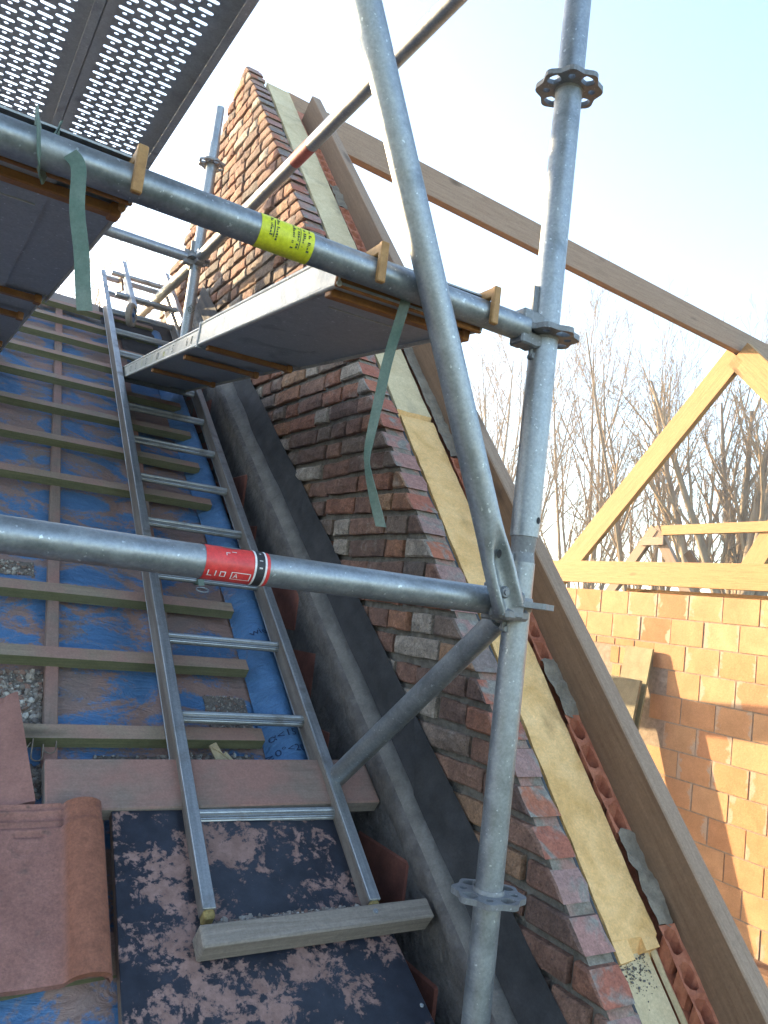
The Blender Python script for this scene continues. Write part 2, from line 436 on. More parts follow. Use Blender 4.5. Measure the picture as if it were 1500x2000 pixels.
def place(name, me, frame, parent=None, bevel=0, seg=1):
    o = bpy.data.objects.new(name, me)
    COL.objects.link(o)
    WM[o.name] = frame.copy()
    if parent is not None:
        o.parent = parent
        o.matrix_local = wm(parent).inverted() @ frame
    else:
        o.matrix_local = frame
    if bevel:
        b = o.modifiers.new('bevel', 'BEVEL'); b.width = bevel; b.segments = seg; b.limit_method = 'ANGLE'
    return o

def tag(o, label, cat, group=None, kind=None):
    if label: o['label'] = label
    if cat: o['category'] = cat
    if group: o['group'] = group
    if kind: o['kind'] = kind
    return o

def thing(name, loc, label, cat, group=None):
    o = bpy.data.objects.new(name, None)
    COL.objects.link(o)
    o.empty_display_size = 0.05
    o.location = loc
    WM[o.name] = Matrix.Translation(V(loc))
    return tag(o, label, cat, group)

def frame_from(o, x, zhint):
    x = V(x).normalized(); z = V(zhint); z = (z - x * z.dot(x)).normalized(); y = z.cross(x)
    m = Matrix((x, y, z)).transposed().to_4x4()
    m.translation = V(o)
    return m

def beam(name, p0, p1, w, h, up, mats, parent=None, bevel=0.002, mis=None, warp=0.0):
    """box from p0 to p1 (centre line), w across, h along up"""
    p0, p1 = V(p0), V(p1)
    fr = frame_from((p0 + p1) / 2, p1 - p0, up)
    ex, ey, ez = fr.col[0].to_3d(), fr.col[1].to_3d(), fr.col[2].to_3d()
    m = MB()
    m.box((p0 + p1) / 2, ex * ((p1 - p0).length / 2), ey * (w / 2), ez * (h / 2), 0, mis)
    return m.build(name, mats, parent, fr, bevel)

def text_geo(body, size):
    cu = bpy.data.curves.new('lettering_source', 'FONT')
    cu.body = body; cu.size = size; cu.resolution_u = 2
    ob = bpy.data.objects.new('lettering_source', cu)
    COL.objects.link(ob)
    dg = bpy.context.evaluated_depsgraph_get(); dg.update()
    me = bpy.data.meshes.new_from_object(ob.evaluated_get(dg))
    vs = [tuple(v.co) for v in me.vertices]; fs = [tuple(p.vertices) for p in me.polygons]
    bpy.data.objects.remove(ob); bpy.data.curves.remove(cu); bpy.data.meshes.remove(me)
    return vs, fs

# ------------------------------------------------------------------ frames of the place
SLOPE = 0.6211767
ROOF_O = V((0, 1.630, -0.514))
RV = V((0, math.cos(SLOPE), math.sin(SLOPE))); RN = V((0, -math.sin(SLOPE), math.cos(SLOPE))); RX = V((1, 0, 0))
def rp(x, v, h=0.0):
    return ROOF_O + RX * x + RV * v + RN * h
RFRAME = Matrix((RX, RV, RN)).transposed().to_4x4(); RFRAME.translation = ROOF_O
K = 1.0275
XB = 1.12                       # face of the brick gable
TH = rad(49.44); TAN = 1.16853; VB = -1.71525 * K
VN = V((0, -math.sin(TH), math.cos(TH))); VD = V((0, math.cos(TH), math.sin(TH)))
def yverge(z): return (z - VB) / TAN
def zverge(y): return TAN * y + VB
YAP, ZAP = 3.887, 2.745
def yfar(z): return YAP + (ZAP - z) / 1.22
def zflash(y): return 0.756 * y - 1.468
def vpt(x, y, off=0.0):
    return V((x, y, zverge(y))) + VN * off

# ------------------------------------------------------------------ ground
m = MB()
m.grid(40, 40, lambda a, b: V(((a - .5) * 440, (b - .5) * 440, -6 + 0.0)))
tag(m.build('ground', M['grass'], None, Matrix.Translation((0, 0, -6))), 'rough grass ground below the houses', None, None, 'structure')

# ------------------------------------------------------------------ old tiled roof on the left
roof = thing('tiled_roof', rp(0.2, 0, -0.3), 'old roof stripped to its blue underlay and battens, dusted with brick', 'roof')
m = MB()
# roof body with both slopes, wide to the left, so that it blocks the low sun like the real house
zr = rp(0, 3.23, -0.075)
poly = [V((-6, zr.y, zr.z)), V((-6, rp(0, -1.9).y, rp(0, -1.9, -.12).z)), V((-6, rp(0, -1.9).y, -6)), V((-6, zr.y + 4.3, -6)), V((-6, zr.y + 4.3, rp(0, -1.9, -.12).z))]
m.prism(poly, V((6.99, 0, 0)))
m.build('roof_body', M['render_wall'], roof)
def sag(x, v):
    d = abs(((x - 0.36 - 0.045 * v) / 0.33 + 0.5) % 1 - 0.5) * 2     # 0 on a counter batten, 1 between two
    return -0.047 - 0.012 * d + 0.006 * noise.noise(V((x * 5, v * 5, 3))) + 0.003 * noise.noise(V((x * 17, v * 17, 5)))
m = MB()
m.grid(110, 170, lambda a, b: rp(-1.6 + 2.60 * a, -1.0 + 4.24 * b, sag(-1.6 + 2.60 * a, -1.0 + 4.24 * b)))
und = m.build('underlay', M['underlay'], roof, RFRAME)
# the upturned roll of underlay along the verge
def roll(a, b):
    v = -0.6 + 3.7 * b
    x0 = 0.845 + 0.035 * min(1, max(0, v))
    x = x0 + 0.13 * a
    h = -0.05 + 0.045 * math.sin(min(1, a * 1.25) * math.pi * 0.75) - 0.06 * max(0, a - .72) / .28
    h += 0.006 * noise.noise(V((x * 9, v * 4, 1))) + 0.003 * noise.noise(V((x * 30, v * 22, 1)))
    return rp(x, v, h)
m = MB()
m.grid(16, 130, roll)
rl = m.build('underlay', M['underlay_clean'], roof, RFRAME)
rl['label'] = 'blue underlay turned up in a roll along the gable side'
batten_v = [0.266, 0.520, 0.772, 1.07, 1.374, 1.640, 1.903, 2.172, 2.428, 2.654, 2.889, 3.10, -0.26, -0.52]
bend = {0.266: 0.834, 0.520: 0.852, 0.772: 0.864, 1.07: 0.90, 1.374: 0.915, 1.640: 0.918, -0.26: 0.86, -0.52: 0.86}
mis = [1, 1, 1, 1, 0, 0]
for v in batten_v:
    x1 = bend.get(v, 0.93)
    m = MB()
    n = 10
    tw = 0.040
    # slightly bowed batten, dusty on top and green on the sides
    for i in range(n):
        xa = -1.5 + (x1 + 1.5) * i / n; xb = -1.5 + (x1 + 1.5) * (i + 1) / n
        f_ = lambda x: v + 0.006 * noise.noise(V((x * 1.3, v * 9, 2)))
        A = [rp(xa, f_(xa) - tw / 2, -.026), rp(xa, f_(xa) + tw / 2, -.026), rp(xa, f_(xa) + tw / 2, .003), rp(xa, f_(xa) - tw / 2, .003)]
        B = [rp(xb, f_(xb) - tw / 2, -.026), rp(xb, f_(xb) + tw / 2, -.026), rp(xb, f_(xb) + tw / 2, .003), rp(xb, f_(xb) - tw / 2, .003)]
        for j, mm in ((0, 1), (1, 1), (2, 0), (3, 1)):
            k = (j + 1) % 4
            m.add([A[j], A[k], B[k], B[j]], [(0, 3, 2, 1)], mm)
        if i == n - 1:
            m.add(B, [(0, 1, 2, 3)], 1)
        if i == 0:
            m.add(A, [(3, 2, 1, 0)], 1)
    m.build('batten', [M['batten_top'], M['batten_front']], roof, RFRAME)
for x0 in (0.335, 0.625, -0.02, -0.37, -0.75):
    beam('counter_batten', rp(x0 + .003, 0.19, -.038), rp(x0 + 0.045 * 3.0, 3.12, -.038), .030, .026, RN, [M['dusty_wood']], roof)
# ridge board and dark strips of old bitumen felt under it
beam('ridge_board', rp(-1.5, 3.20, -.015), rp(0.66, 3.17, -.015), .12, .03, RN, [M['grey_wood']], roof)
for i, (xa, xb, va, vb, h) in enumerate(((0.66, 1.05, 2.98, 3.24, -.01), (0.74, 1.06, 2.72, 2.90, -.012))):
    m = MB()
    m.grid(10, 6, lambda a, b: rp(xa + (xb - xa) * a, va + (vb - va) * b + .01 * noise.noise(V((a * 6, i, b))), h + .008 * noise.noise(V((a * 7, b * 5, i)))))
    m.build('felt_strip', M['epdm'], roof, RFRAME)
# roof tile lying in place at the lower left: pan, right hand roll and head ribs
def tile_h(x, v):
    """x 0..0.30 across, v 0..0.335 up; the height of the tile's skin"""
    h = 0.0
    r = x - 0.262
    if abs(r) < 0.038:
        h += math.sqrt(max(0, 1 - (r / 0.038) ** 2)) * 0.030
    elif r < 0:
        h += 0.004 * max(0, 1 - (-r - 0.038) / 0.05)
    top = 0.335 - v
    if top < 0.05 and r < -0.03:
        h += -0.006 + (0.007 if (0.014 < top < 0.022 or 0.035 < top < 0.042 or top < .006) else 0)
    if top < 0.045 and abs(r) < 0.038:
        h -= 0.007
    if 0.062 < top < 0.070 and r < -0.05:
        h -= 0.007 if (0.055 < x < 0.115 or 0.14 < x < 0.19) else 0
    for cx in (0.07, 0.165):
        d = math.hypot(x - cx, (top - .075))
        if abs(d - 0.026) < 0.002 and top > 0.075:
            h -= 0.003
    return h
def make_tile(name, fr, parent, x1=0.30, broken=False):
    m = MB()
    nx, ny = 60, 70
    def top_(a, b):
        x, v = a * x1, b * 0.335
        if broken:
            v = v * (0.55 + 0.25 * a) + 0.01 * noise.noise(V((a * 9, 3, 0)))
        return fr @ V((x, v, tile_h(x, v) + 0.012))
    def bot_(a, b):
        x, v = a * x1, b * 0.335
        if broken:
            v = v * (0.55 + 0.25 * a) + 0.01 * noise.noise(V((a * 9, 3, 0)))
        return fr @ V((x, v, tile_h(x, v) - 0.002))
    m.grid(nx, ny, top_)
    for (fn, k) in ((lambda t: (t, 0), 40), (lambda t: (1, t), 40), (lambda t: (1 - t, 1), 40), (lambda t: (0, 1 - t), 40)):
        for i in range(k):
            a, b_ = fn(i / k), fn((i + 1) / k)
            m.add([bot_(*a), bot_(*b_), top_(*b_), top_(*a)], [(0, 1, 2, 3)])
    m.grid(nx // 4, ny // 4, lambda a, b: bot_(1 - a, b))
    return m.build(name, M['tile'], parent, fr)
fr = RFRAME @ Matrix.Translation((0.108, -0.295, 0.022)) @ Matrix.Rotation(rad(3), 4, 'X') @ Matrix.Rotation(rad(-1.0), 4, 'Z')
make_tile('roof_tile', fr, roof)
# flap of underlay hanging free below the tile
m = MB()
def flap(a, b):
    v = -0.62 + 0.42 * b
    x = 0.0 + (0.43 - 0.0) * a - 0.12 * (1 - b) * (1 - a)
    return rp(x, v, -0.012 - 0.02 * (1 - b) + 0.012 * math.sin(a * 5 + b * 3) + 0.006 * noise.noise(V((a * 6, b * 6, 2))))
m.grid(24, 24, flap)
m.build('underlay', M['underlay'], roof, RFRAME)['label'] = 'loose flap of underlay folded over below the roof tile'
# print on the underlay roll
def roll_print(body, size, x, v, angle):
    vs, fs = text_geo(body, size)
    m = MB()
    ca, sa = math.cos(angle), math.sin(angle)
    out = []
    for (a, b_, _) in vs:
        xx, vv = x + a * ca - b_ * sa, v + a * sa + b_ * ca
        vr = (vv + .6) / 3.7
        x0 = 0.845 + 0.035 * min(1, max(0, vv))
        ar = (xx - x0) / 0.13
        out.append(roll(ar, vr) + RN * 0.0015)
    m.add(out, fs)
    return m
for body, size, x, v, ang in (('wie', .036, 0.905, 0.665, 0.2), ('\u03b1<15', .030, 0.865, 0.275, 0.0), ('\u22650\u00b0<20', .030, 0.850, 0.225, 0.0)):
    roll_print(body, size, x, v, ang).build('lettering', M['blue_ink'], rl, RFRAME)

# ------------------------------------------------------------------ party wall, mortar fillet and black flashing between roof and gable
XP = 1.05
party = thing('party_wall', (XP, 1.5, -1.0), 'dark red block wall smeared with mortar between roof and brick gable', 'wall')
def zsl(y): return 0.745 * y - 1.587
def zsr(y): return 0.762 * y - 1.583
m = MB()
m.prism([V((XP + .004, -.6, -6)), V((XP + .004, -.6, zsl(-.6) - .02)), V((XP + .004, 3.95, zsl(3.95) - .02)), V((XP + .004, 3.95, -6))], V((.05, 0, 0)))
m.build('mortar', M['party_mortar'], party)
blk = {}
for L in (0.255, 0.27, 0.235):
    mm = MB()
    q = []
    mm.box((0, 0, 0), (.02, 0, 0), (0, L / 2, 0), (0, 0, .078))
    me_ob = mm.build('block', M['party'], party, Matrix.Identity(4), .008)
    blk[L] = me_ob.data
    bpy.data.objects.remove(me_ob)
for k in range(-7, 9):
    zc = -0.333 - 0.194 * k + 0.097
    y = 0.42 + (0.145 if k % 2 else 0)
    while y < 4.0:
        L = RND.choice(list(blk))
        zroof = rp(0, (y - 1.63) / math.cos(SLOPE)).z
        if zc + .09 < zsl(y - L / 2) + .06 and zc + .1 > zroof - .2:
            if zc + .08 < zsl(y - L / 2) - .01:
                fr = Matrix.Translation((XP + .0205 + RND.uniform(-.003, .003), y, zc)) @ Matrix.Rotation(RND.uniform(-.03, .03), 4, 'X')
                place('block', blk[L], fr, party, .010)
        y += 0.292
# fillet
m = MB()
n = 90
def sect(y):
    j = 0.004 * noise.noise(V((y * 6, 0, 0))) ; j2 = 0.022 * noise.noise(V((y * 7, 5, 0))) + .012 * noise.noise(V((y * 23, 2, 0)))
    return [V((XP + .003, y, zsl(y) - .070 + j2 * 1.6)), V((XP - .004 + j, y, zsl(y) - .040 + j2 * .7)), V((XP - .006 + j, y, zsl(y) - .008)), V((XP + .004, y, zsl(y) + .003 + j)), V((XP + .012, y, zsl(y) + .012 + j)), V((XP + .036, y, zsr(y))), V((XP + .05, y, zsr(y) - .05))]
prev = None
for i in range(n + 1):
    y = -.1 + 4.05 * i / n
    s_ = sect(y)
    if prev:
        for j in range(len(s_) - 1):
            m.add([prev[j], s_[j], s_[j + 1], prev[j + 1]], [(0, 3, 2, 1)], 1 if j < 3 else 0, True)  # left faces: dark mortar smear with their shade put into the colour
    prev = s_
m.build('coping', [M['coping'], M['party_mortar']], party, weld=True)
flash = thing('flashing', (1.1, 1.5, -.4), 'black rubber flashing strip running up between mortar fillet and old bricks', 'flashing')
for i in range(5):
    y0, y1 = -.1 + i * .80, -.1 + (i + 1) * .80 + .06
    m = MB()
    def fl(a, b, y0=y0, y1=y1, i=i):
        y = y0 + (y1 - y0) * b + .09 * (a - .5)
        za, zb = zsr(y) - .004, zflash(y)
        pr = [(1.083, za - .01), (1.090, za + .012), (1.098, za + (zb - za) * .45), (1.108, zb - .03), (1.1165, zb + .002)]
        t = a * (len(pr) - 1); k = min(int(t), len(pr) - 2); t -= k
        x = pr[k][0] + (pr[k + 1][0] - pr[k][0]) * t; z_ = pr[k][1] + (pr[k + 1][1] - pr[k][1]) * t
        w_ = .004 * noise.noise(V((y * 5, a * 4, 2))) * (1 if 0 < a < 1 else .3)
        return V((x - .0025 * b + w_, y, z_ + .006 * noise.noise(V((y * 4, a, 9))) * (a > .9)))
    m.grid(12, 30, fl)
    m.build('flashing_sheet', M['epdm'], flash)

# ------------------------------------------------------------------ brick gable
gable = thing('brick_gable', (XB, 1.0, -1.0), 'raw gable wall of old reused bricks with its top cut to the roof pitch', 'gable wall')
m = MB()
zb_ = -6
XBK = XB + .080
# raked mortar core
poly = [V((0, -.75, zb_)), V((0, -.75, zverge(-.75) - .006)), V((0, YAP - .03, ZAP - .012)), V((0, YAP + .05, ZAP - .012)), V((0, 8.6, yfar(0) * 0 + ZAP - 1.22 * (8.6 - YAP) - .01)), V((0, 8.6, zb_))]
poly = [V((XB + .015, p_.y, p_.z)) for p_ in poly]
m.prism(poly, V((.080 - .015 - .002, 0, 0)), mis=[0, 1, 1, 1, 0, 0, 0, 0])
m.build('mortar', [M['mortar'], M['verge_mortar']], gable)
H = 0.0485; CRS = 0.0633
def brick_mesh(L, seed):
    r = random.Random(seed)
    mm = MB()
    c = .0048
    def j(a=.0034): return r.uniform(-a, a)
    # front face as a 4x2 patch, chamfered rim, straight back
    D = .040
    nx, nz = 4, 2
    fv = {}
    for i in range(nx + 1):
        for k in range(nz + 1):
            edge = i in (0, nx) or k in (0, nz)
            y = -L / 2 + c + (L - 2 * c) * i / nx + j()
            z = -H / 2 + c + (H - 2 * c) * k / nz + j()
            x = -D + (0.0015 if edge else -.001) + j(.0026) + (.003 if (i in (0, nx) and k in (0, nz)) else 0)
            fv[i, k] = V((x, y, z))
    for i in range(nx):
        for k in range(nz):
            mm.add([fv[i, k], fv[i, k + 1], fv[i + 1, k + 1], fv[i + 1, k]], [(0, 1, 2, 3)], 0, False)
    rim = [(i, 0) for i in range(nx)] + [(nx, k) for k in range(nz)] + [(i, nz) for i in range(nx, 0, -1)] + [(0, k) for k in range(nz, 0, -1)]
    outer, back = [], []
    for (i, k) in rim:
        p_ = fv[i, k]
        y = p_.y + (-c if i == 0 else c if i == nx else 0); z = p_.z + (-c if k == 0 else c if k == nz else 0)
        y = max(-L / 2, min(L / 2, y)); z = max(-H / 2, min(H / 2, z))
        outer.append(V((-D + c + j(.001), y, z))); back.append(V((D - .002, y, z)))
    for q in range(len(rim)):
        w = (q + 1) % len(rim)
        mm.add([fv[rim[q]], fv[rim[w]], outer[w], outer[q]], [(0, 1, 2, 3)], 0, False)
        mm.add([outer[q], outer[w], back[w], back[q]], [(0, 1, 2, 3)])
    return mm
lib = []
for L, w in ((.188, 4), (.180, 3), (.196, 2), (.090, 4), (.098, 3), (.125, 1)):
    for s_ in range(4):
        o = brick_mesh(L, int(L * 1e4) + s_).build('brick', M['brick'], None, Matrix.Identity(4), weld=True)
        lib.append((L, o.data, w)); WM.pop(o.name, None); bpy.data.objects.remove(o)
wts = [l[2] for l in lib]
slots = []          # (distance, kind, data)
k0 = -16
for k in range(k0, 60):
    z0 = k * CRS + .004; z1 = z0 + H; zc = (z0 + z1) / 2
    if z1 > ZAP + .012:
        break
    ya, yb = yverge(z0), yverge(z1)
    yend = min(yfar(zc), (zc + 1.468 + .05) / .756 + .12) if zc < 1.30 else yfar(zc)
    if yend < ya - .02:
        continue
    L0 = RND.uniform(.05, .16)
    y = ya + L0
    slots.append(('cut', ya, yb, y, z0, z1))
    y = max(y, yb + .032) + .011
    if y > slots[-1][3] + .0115:
        slots[-1] = ('cut', ya, yb, y - .011, z0, z1)
    last_short = False
    while y < yend:
        i = RND.choices(range(len(lib)), wts)[0]
        L = lib[i][0]
        if yend == yfar(zc) and y + L > yend + .03 and yend - y > .03:
            # the far rake steps down brick by brick
            if y + L > yend + .10:
                break
        slots.append(('full', i, y + L / 2, zc))
        y += L + RND.uniform(.009, .014)
def dist_of(s_):
    return V((XB, s_[3] if s_[0] == 'cut' else s_[2], s_[4] if s_[0] == 'cut' else s_[3])).length
slots.sort(key=dist_of)
rest = MB()
for n_, s_ in enumerate(slots):
    if s_[0] == 'full':
        fr = Matrix.Translation((XB + .040 + RND.uniform(-.006, .003), s_[2], s_[3] + RND.uniform(-.0028, .0028))) @ Matrix.Rotation(RND.uniform(-.026, .026), 4, 'X') @ Matrix.Rotation(RND.uniform(-.04, .04), 4, 'Z')
        if RND.random() < .5:
            fr = fr @ Matrix.Rotation(math.pi, 4, 'X')
        if n_ < 300:
            place('brick', lib[s_[1]][1], fr, gable)
        else:
            me = lib[s_[1]][1]
            rest.add([fr @ v_.co for v_ in me.vertices], [tuple(p_.vertices) for p_ in me.polygons], 0, False)
    else:
        _, ya, yb, ye, z0, z1 = s_
        jx = RND.uniform(-.005, .003)
        j = lambda a=.007: RND.uniform(-a, a)
        rr_ = .006
        of_ = RND.uniform(-.005, .005)
        P = [V((0, ya + rr_ - .007 + of_ + j(.004), z0)), V((0, ya + (yb - ya) * .5 + of_ + j(.003), (z0 + z1) / 2)), V((0, yb + .003 + of_ + j(.003), z1 - .002)), V((0, ye - .004, z1)), V((0, ye, z1 - .005)), V((0, ye, z0 + .004)), V((0, ye - .005, z0))]
        F = [p_ + V((XB + jx + .005, 0, 0)) for p_ in P]
        cy, cz = (ya + ye) / 2, (z0 + z1) / 2
        FI = [V((XB + jx + j(.0012), cy + (p_.y - cy) * (1 - .006 / .05), cz + (p_.z - cz) * (1 - .005 / .025))) for p_ in P]
        Bk = [p_ + V((XBK + j(.006), 0, 0)) for p_ in P]
        mm = MB()
        nP = len(P)
        mm.add(FI, [list(range(nP))])
        mm.add(Bk[::-1], [list(range(nP))])
        for q in range(nP):
            w = (q + 1) % nP
            mm.add([FI[q], F[q], F[w], FI[w]], [(0, 1, 2, 3)], 0)
            mm.add([F[q], Bk[q], Bk[w], F[w]], [(0, 1, 2, 3)], 1 if q < 2 else 0)
        o = mm.build('brick', [M['brick'], M['cut']], gable, Matrix.Translation((XB, (ya + ye) / 2, cz)), weld=True)
        o.data.validate()
if rest.f:
    o = rest.build('brick', M['brick'], gable, weld=True)
    o['kind'] = 'stuff'
# ------------------------------------------------------------------ cavity strip, insulation boards, inner leaf
m = MB()
m.prism([V((XBK + .006, -.7, zverge(-.7) - .02)), V((XBK + .006, 3.72, zverge(3.72) - .02)), V((XBK + .006, 3.72, zverge(3.72) - .40)), V((XBK + .006, -.7, zverge(-.7) - .40))], V((.009, 0, 0)))
tag(m.build('cavity_membrane', M['cavity'], None, None, .002), 'dark membrane filling the slit between brick leaf and yellow insulation', 'membrane')
def board(name, y0, y1, off0, off1, x0, x1, depth, mats, label, notch=None, group='insulation boards in the gable cavity'):
    m = MB()
    nx, ny = 10, 80
    def top_(a, b):
        y = y0 + (y1 - y0) * b
        x = x0 + (x1 - x0) * a
        if a in (0, 1):
            x += .0028 * noise.noise(V((y * 30, a * 7, y0))) + .0016 * noise.noise(V((y * 90, a, 1)))
        return vpt(x, y, off0 + (off1 - off0) * b + .0022 * noise.noise(V((x * 30, y * 16, 2))))
    if notch:
        # first row replaced by a toothed end
        pass
    m.grid(nx, ny, top_)
    for (fn, k) in ((lambda t: (0, t), ny), (lambda t: (1, 1 - t), ny), (lambda t: (1 - t, 0), nx), (lambda t: (t, 1), nx)):
        for i in range(k):
            A, B = top_(*fn(i / k)), top_(*fn((i + 1) / k))
            m.add([A, B, B + V((0, .15 * depth, -depth)), A + V((0, .15 * depth, -depth))], [(0, 1, 2, 3)], 1 if fn(0)[1] == fn(1)[1] else 0, False)
    if notch:
        # two teeth that stick out of the lower end
        for (xa, xb, ln) in notch:
            q = [top_((xa - x0) / (x1 - x0), 0), top_((xb - x0) / (x1 - x0), 0)]
            q += [q[1] - VD * ln, q[0] - VD * (ln * 1.1)]
            m.prism([p_ - VN * .0005 for p_ in q], -VN * .045, 0, [0, 1, 1, 1, 0, 1])
    return tag(m.build(name, mats, None, None), label, 'insulation board', group)
FX0, FX1 = 1.180 * K, 1.302 * K
board('insulation_board', 2.02, 3.74, -.004, .004, FX0, FX1, .42, [M['foam_pale'], M['foam_yellow']], 'pale cream insulation board reaching up to the gable peak')
board('insulation_board', 1.035, 2.005, -.010, -.006, FX0 + .004, FX1 + .002, .42, [M['foam_yellow'], M['foam_yellow']], 'long yellow foam insulation board with toothed lower end', [(FX0 + .004, FX0 + .046, .035), (FX0 + .084, FX1 - .004, .022)])
board('insulation_board', -.65, 1.05, -.075, -.034, FX0 - .004, FX1 - .012, .4, [M['foam_pale'], M['foam_pale']], 'lowest insulation board, cream and stained with grey mortar, below the toothed end')
# mortar scattered on the lowest board and the lip of foam beside it
m = MB()
def lip(a, b):
    y = .45 + .60 * b
    bulge = .010 * math.sin(a * math.pi)
    return vpt(FX1 - .010 + .014 * a + .016 * math.sin(b * 3.0), y, -.036 - .03 * (1 - b) + bulge + .004 * noise.noise(V((y * 20, a, 2))))
m.grid(6, 30, lip)
tag(m.build('foam_seal', M['foam_pale'], None), 'thin cream foam seal curling along the lowest insulation board', 'foam seal')
def rubble_pile(name, pts, label, cat, group, smin, smax, mat, nrm, kind='stuff'):
    m = MB()
    ico = [(0, 0, 1), (.894, 0, .447), (.276, .851, .447), (-.724, .526, .447), (-.724, -.526, .447), (.276, -.851, .447), (.724, .526, -.447), (-.276, .851, -.447), (-.894, 0, -.447), (-.276, -.851, -.447), (.724, -.526, -.447), (0, 0, -1)]
    fi = [(0, 1, 2), (0, 2, 3), (0, 3, 4), (0, 4, 5), (0, 5, 1), (1, 6, 2), (2, 7, 3), (3, 8, 4), (4, 9, 5), (5, 10, 1), (6, 7, 2), (7, 8, 3), (8, 9, 4), (9, 10, 5), (10, 6, 1), (11, 7, 6), (11, 8, 7), (11, 9, 8), (11, 10, 9), (11, 6, 10)]
    for p_ in pts:
        s_ = smin * (smax / smin) ** (RND.random() ** 2.6)
        sc_ = V((RND.uniform(.6, 1.3), RND.uniform(.6, 1.3), RND.uniform(.5, 1.0))) * s_
        rot = Matrix.Rotation(RND.uniform(0, 6.28), 3, V((RND.uniform(-1, 1), RND.uniform(-1, 1), RND.uniform(-1, 1))).normalized())
        m.add([V(p_) + rot @ V((x * sc_.x * RND.uniform(.75, 1.2), y * sc_.y * RND.uniform(.75, 1.2), z_ * sc_.z * RND.uniform(.75, 1.2))) for x, y, z_ in ico], fi)
    o = m.build(name, mat, None)
    return tag(o, label, cat, group, kind)
pts = []
for _ in range(220):
    x = RND.uniform(FX0 + .006, FX1 - .03); y = 1.02 - abs(RND.gauss(0, .022))
    pts.append(vpt(x, y, -.0325 - .024 * (1.02 - y)))
rubble_pile('mortar_crumbs', pts, 'grey mortar crumbs spilled on the lowest insulation board', 'mortar crumbs', None, .0010, .0030, M['coping'], VN)

leaf = thing('inner_block_leaf', (FX1, 1.0, -1.0), 'sawn hollow block leaf with mortar patches between foam and brown rafter', 'block wall')
LX0, LX1 = FX1 + .004, FX1 + .143
m = MB()
m.prism([V((LX0 + .002, -.7, zverge(-.7) - .052)), V((LX0 + .002, 3.7, zverge(3.7) - .052)), V((LX0 + .002, 8.4, zverge(3.7) - .052 - 1.2 * 4.7)), V((LX0 + .002, 8.4, -6)), V((LX0 + .002, -.7, -6))], V((.136, 0, 0)))
m.build('core', M['cell'], leaf)
zt = -1.6
seq = 0
s_ = -1.0           # distance along the verge measured from y = 1.25
def vs_pt(x, s_, off): return vpt(x, 1.25, off) + VD * s_
segs = [(-.92, -.70, 'h'), (-.70, -.60, 'm'), (-.60, -.30, 'h'), (-.30, -.12, 'm'), (-.12, .155, 'h'), (.155, .30, 'm'), (.30, .62, 'h'), (.62, .80, 'm'), (.80, 1.02, 'h'), (1.02, 1.22, 'm'), (1.22, 1.62, 'm'), (1.62, 2.02, 'h'), (2.02, 2.2, 'm'), (2.2, 2.6, 'h'), (2.6, 2.8, 'm'), (2.8, 3.2, 'h')]
segs = [(a - .02, b_ - .02, k_) for a, b_, k_ in segs]
for (a, b_, kind) in segs:
    m = MB()
    if kind == 'h':
        n = max(2, round((b_ - a) / .062))
        nx = 3
        for i in range(n):
            for c_ in range(nx):
                sa, sb = a + (b_ - a) * i / n, a + (b_ - a) * (i + 1) / n
                xa, xb = LX0 + (LX1 - LX0) * c_ / nx, LX0 + (LX1 - LX0) * (c_ + 1) / nx
                out, hol = [], []
                cx, cs = (xa + xb) / 2, (sa + sb) / 2
                N = 16
                for q in range(N):
                    an = q * math.tau / N
                    dx, dy = math.cos(an), math.sin(an)
                    k_ = 1 / max(abs(dx), abs(dy))
                    out.append(vs_pt(cx + dx * k_ * (xb - xa) / 2, cs + dy * k_ * (sb - sa) / 2, 0 + .003 * noise.noise(V((dx * k_ + c_ * 2, dy * k_ + i * 2, a)))))
                    e = (1 / max(abs(dx), abs(dy))) ** .55
                    hol.append(vs_pt(cx + dx * e * ((xb - xa) / 2 - .006 + RND.uniform(-.002, .001)), cs + dy * e * ((sb - sa) / 2 - .006 + RND.uniform(-.003, .001)), RND.uniform(-.003, .001)))
                dn = V((0, .012, -.05))
                for q in range(N):
                    w = (q + 1) % N
                    m.add([out[q], out[w], hol[w], hol[q]], [(0, 1, 2, 3)])
                    m.add([hol[q], hol[w], hol[w] + dn, hol[q] + dn], [(0, 1, 2, 3)])
        m.build('block', M['cell'], leaf)
    else:
        m.grid(8, 12, lambda u_, w_: vs_pt(LX0 + (LX1 - LX0) * u_, a + (b_ - a) * w_ + .022 * noise.noise(V((u_ * 6, w_ * 3, a * 5))), .003 + .012 * noise.noise(V((u_ * 5, w_ * 6, a * 3)))))
        m.build('mortar', M['mortar_light'], leaf)

# ------------------------------------------------------------------ new roof timbers
def rz(y): return zverge(y)
p0, p1 = vpt(1.412, .30, .012), vpt(1.412, 3.60, .012)
raf = beam('rafter', p0, p1, .049, .170, VN, [M['rafter'], M['rafter_top']], None, .003, [0, 0, 0, 0, 0, 1])  # top face in a paler wood tone than the other faces
tag(raf, 'long brown rafter rising to the ridge beside the yellow insulation', 'rafter')
rb0, rb1 = V((1.34, 3.79, 2.545)), V((5.75, 3.79, 2.352))
tag(beam('ridge_beam', rb0, rb1, .06, .175, (0, 0, 1), [M['ridge']], None, .003), 'long weathered ridge beam spanning from gable to pale truss', 'beam')
truss = thing('roof_truss', (5.27, 3.8, .4), 'golden pine truss standing behind the orange block wall under the ridge beam', 'truss')
XT = 5.32
beam('truss_rafter', (XT, 3.80, 2.27), (XT, 5.56, .43), .05, .20, (0, 1, 1), [M['pine']], truss)
beam('truss_rafter', (XT, 3.78, 2.27), (XT, 1.95, .36), .05, .22, (0, -1, 1), [M['pine']], truss)
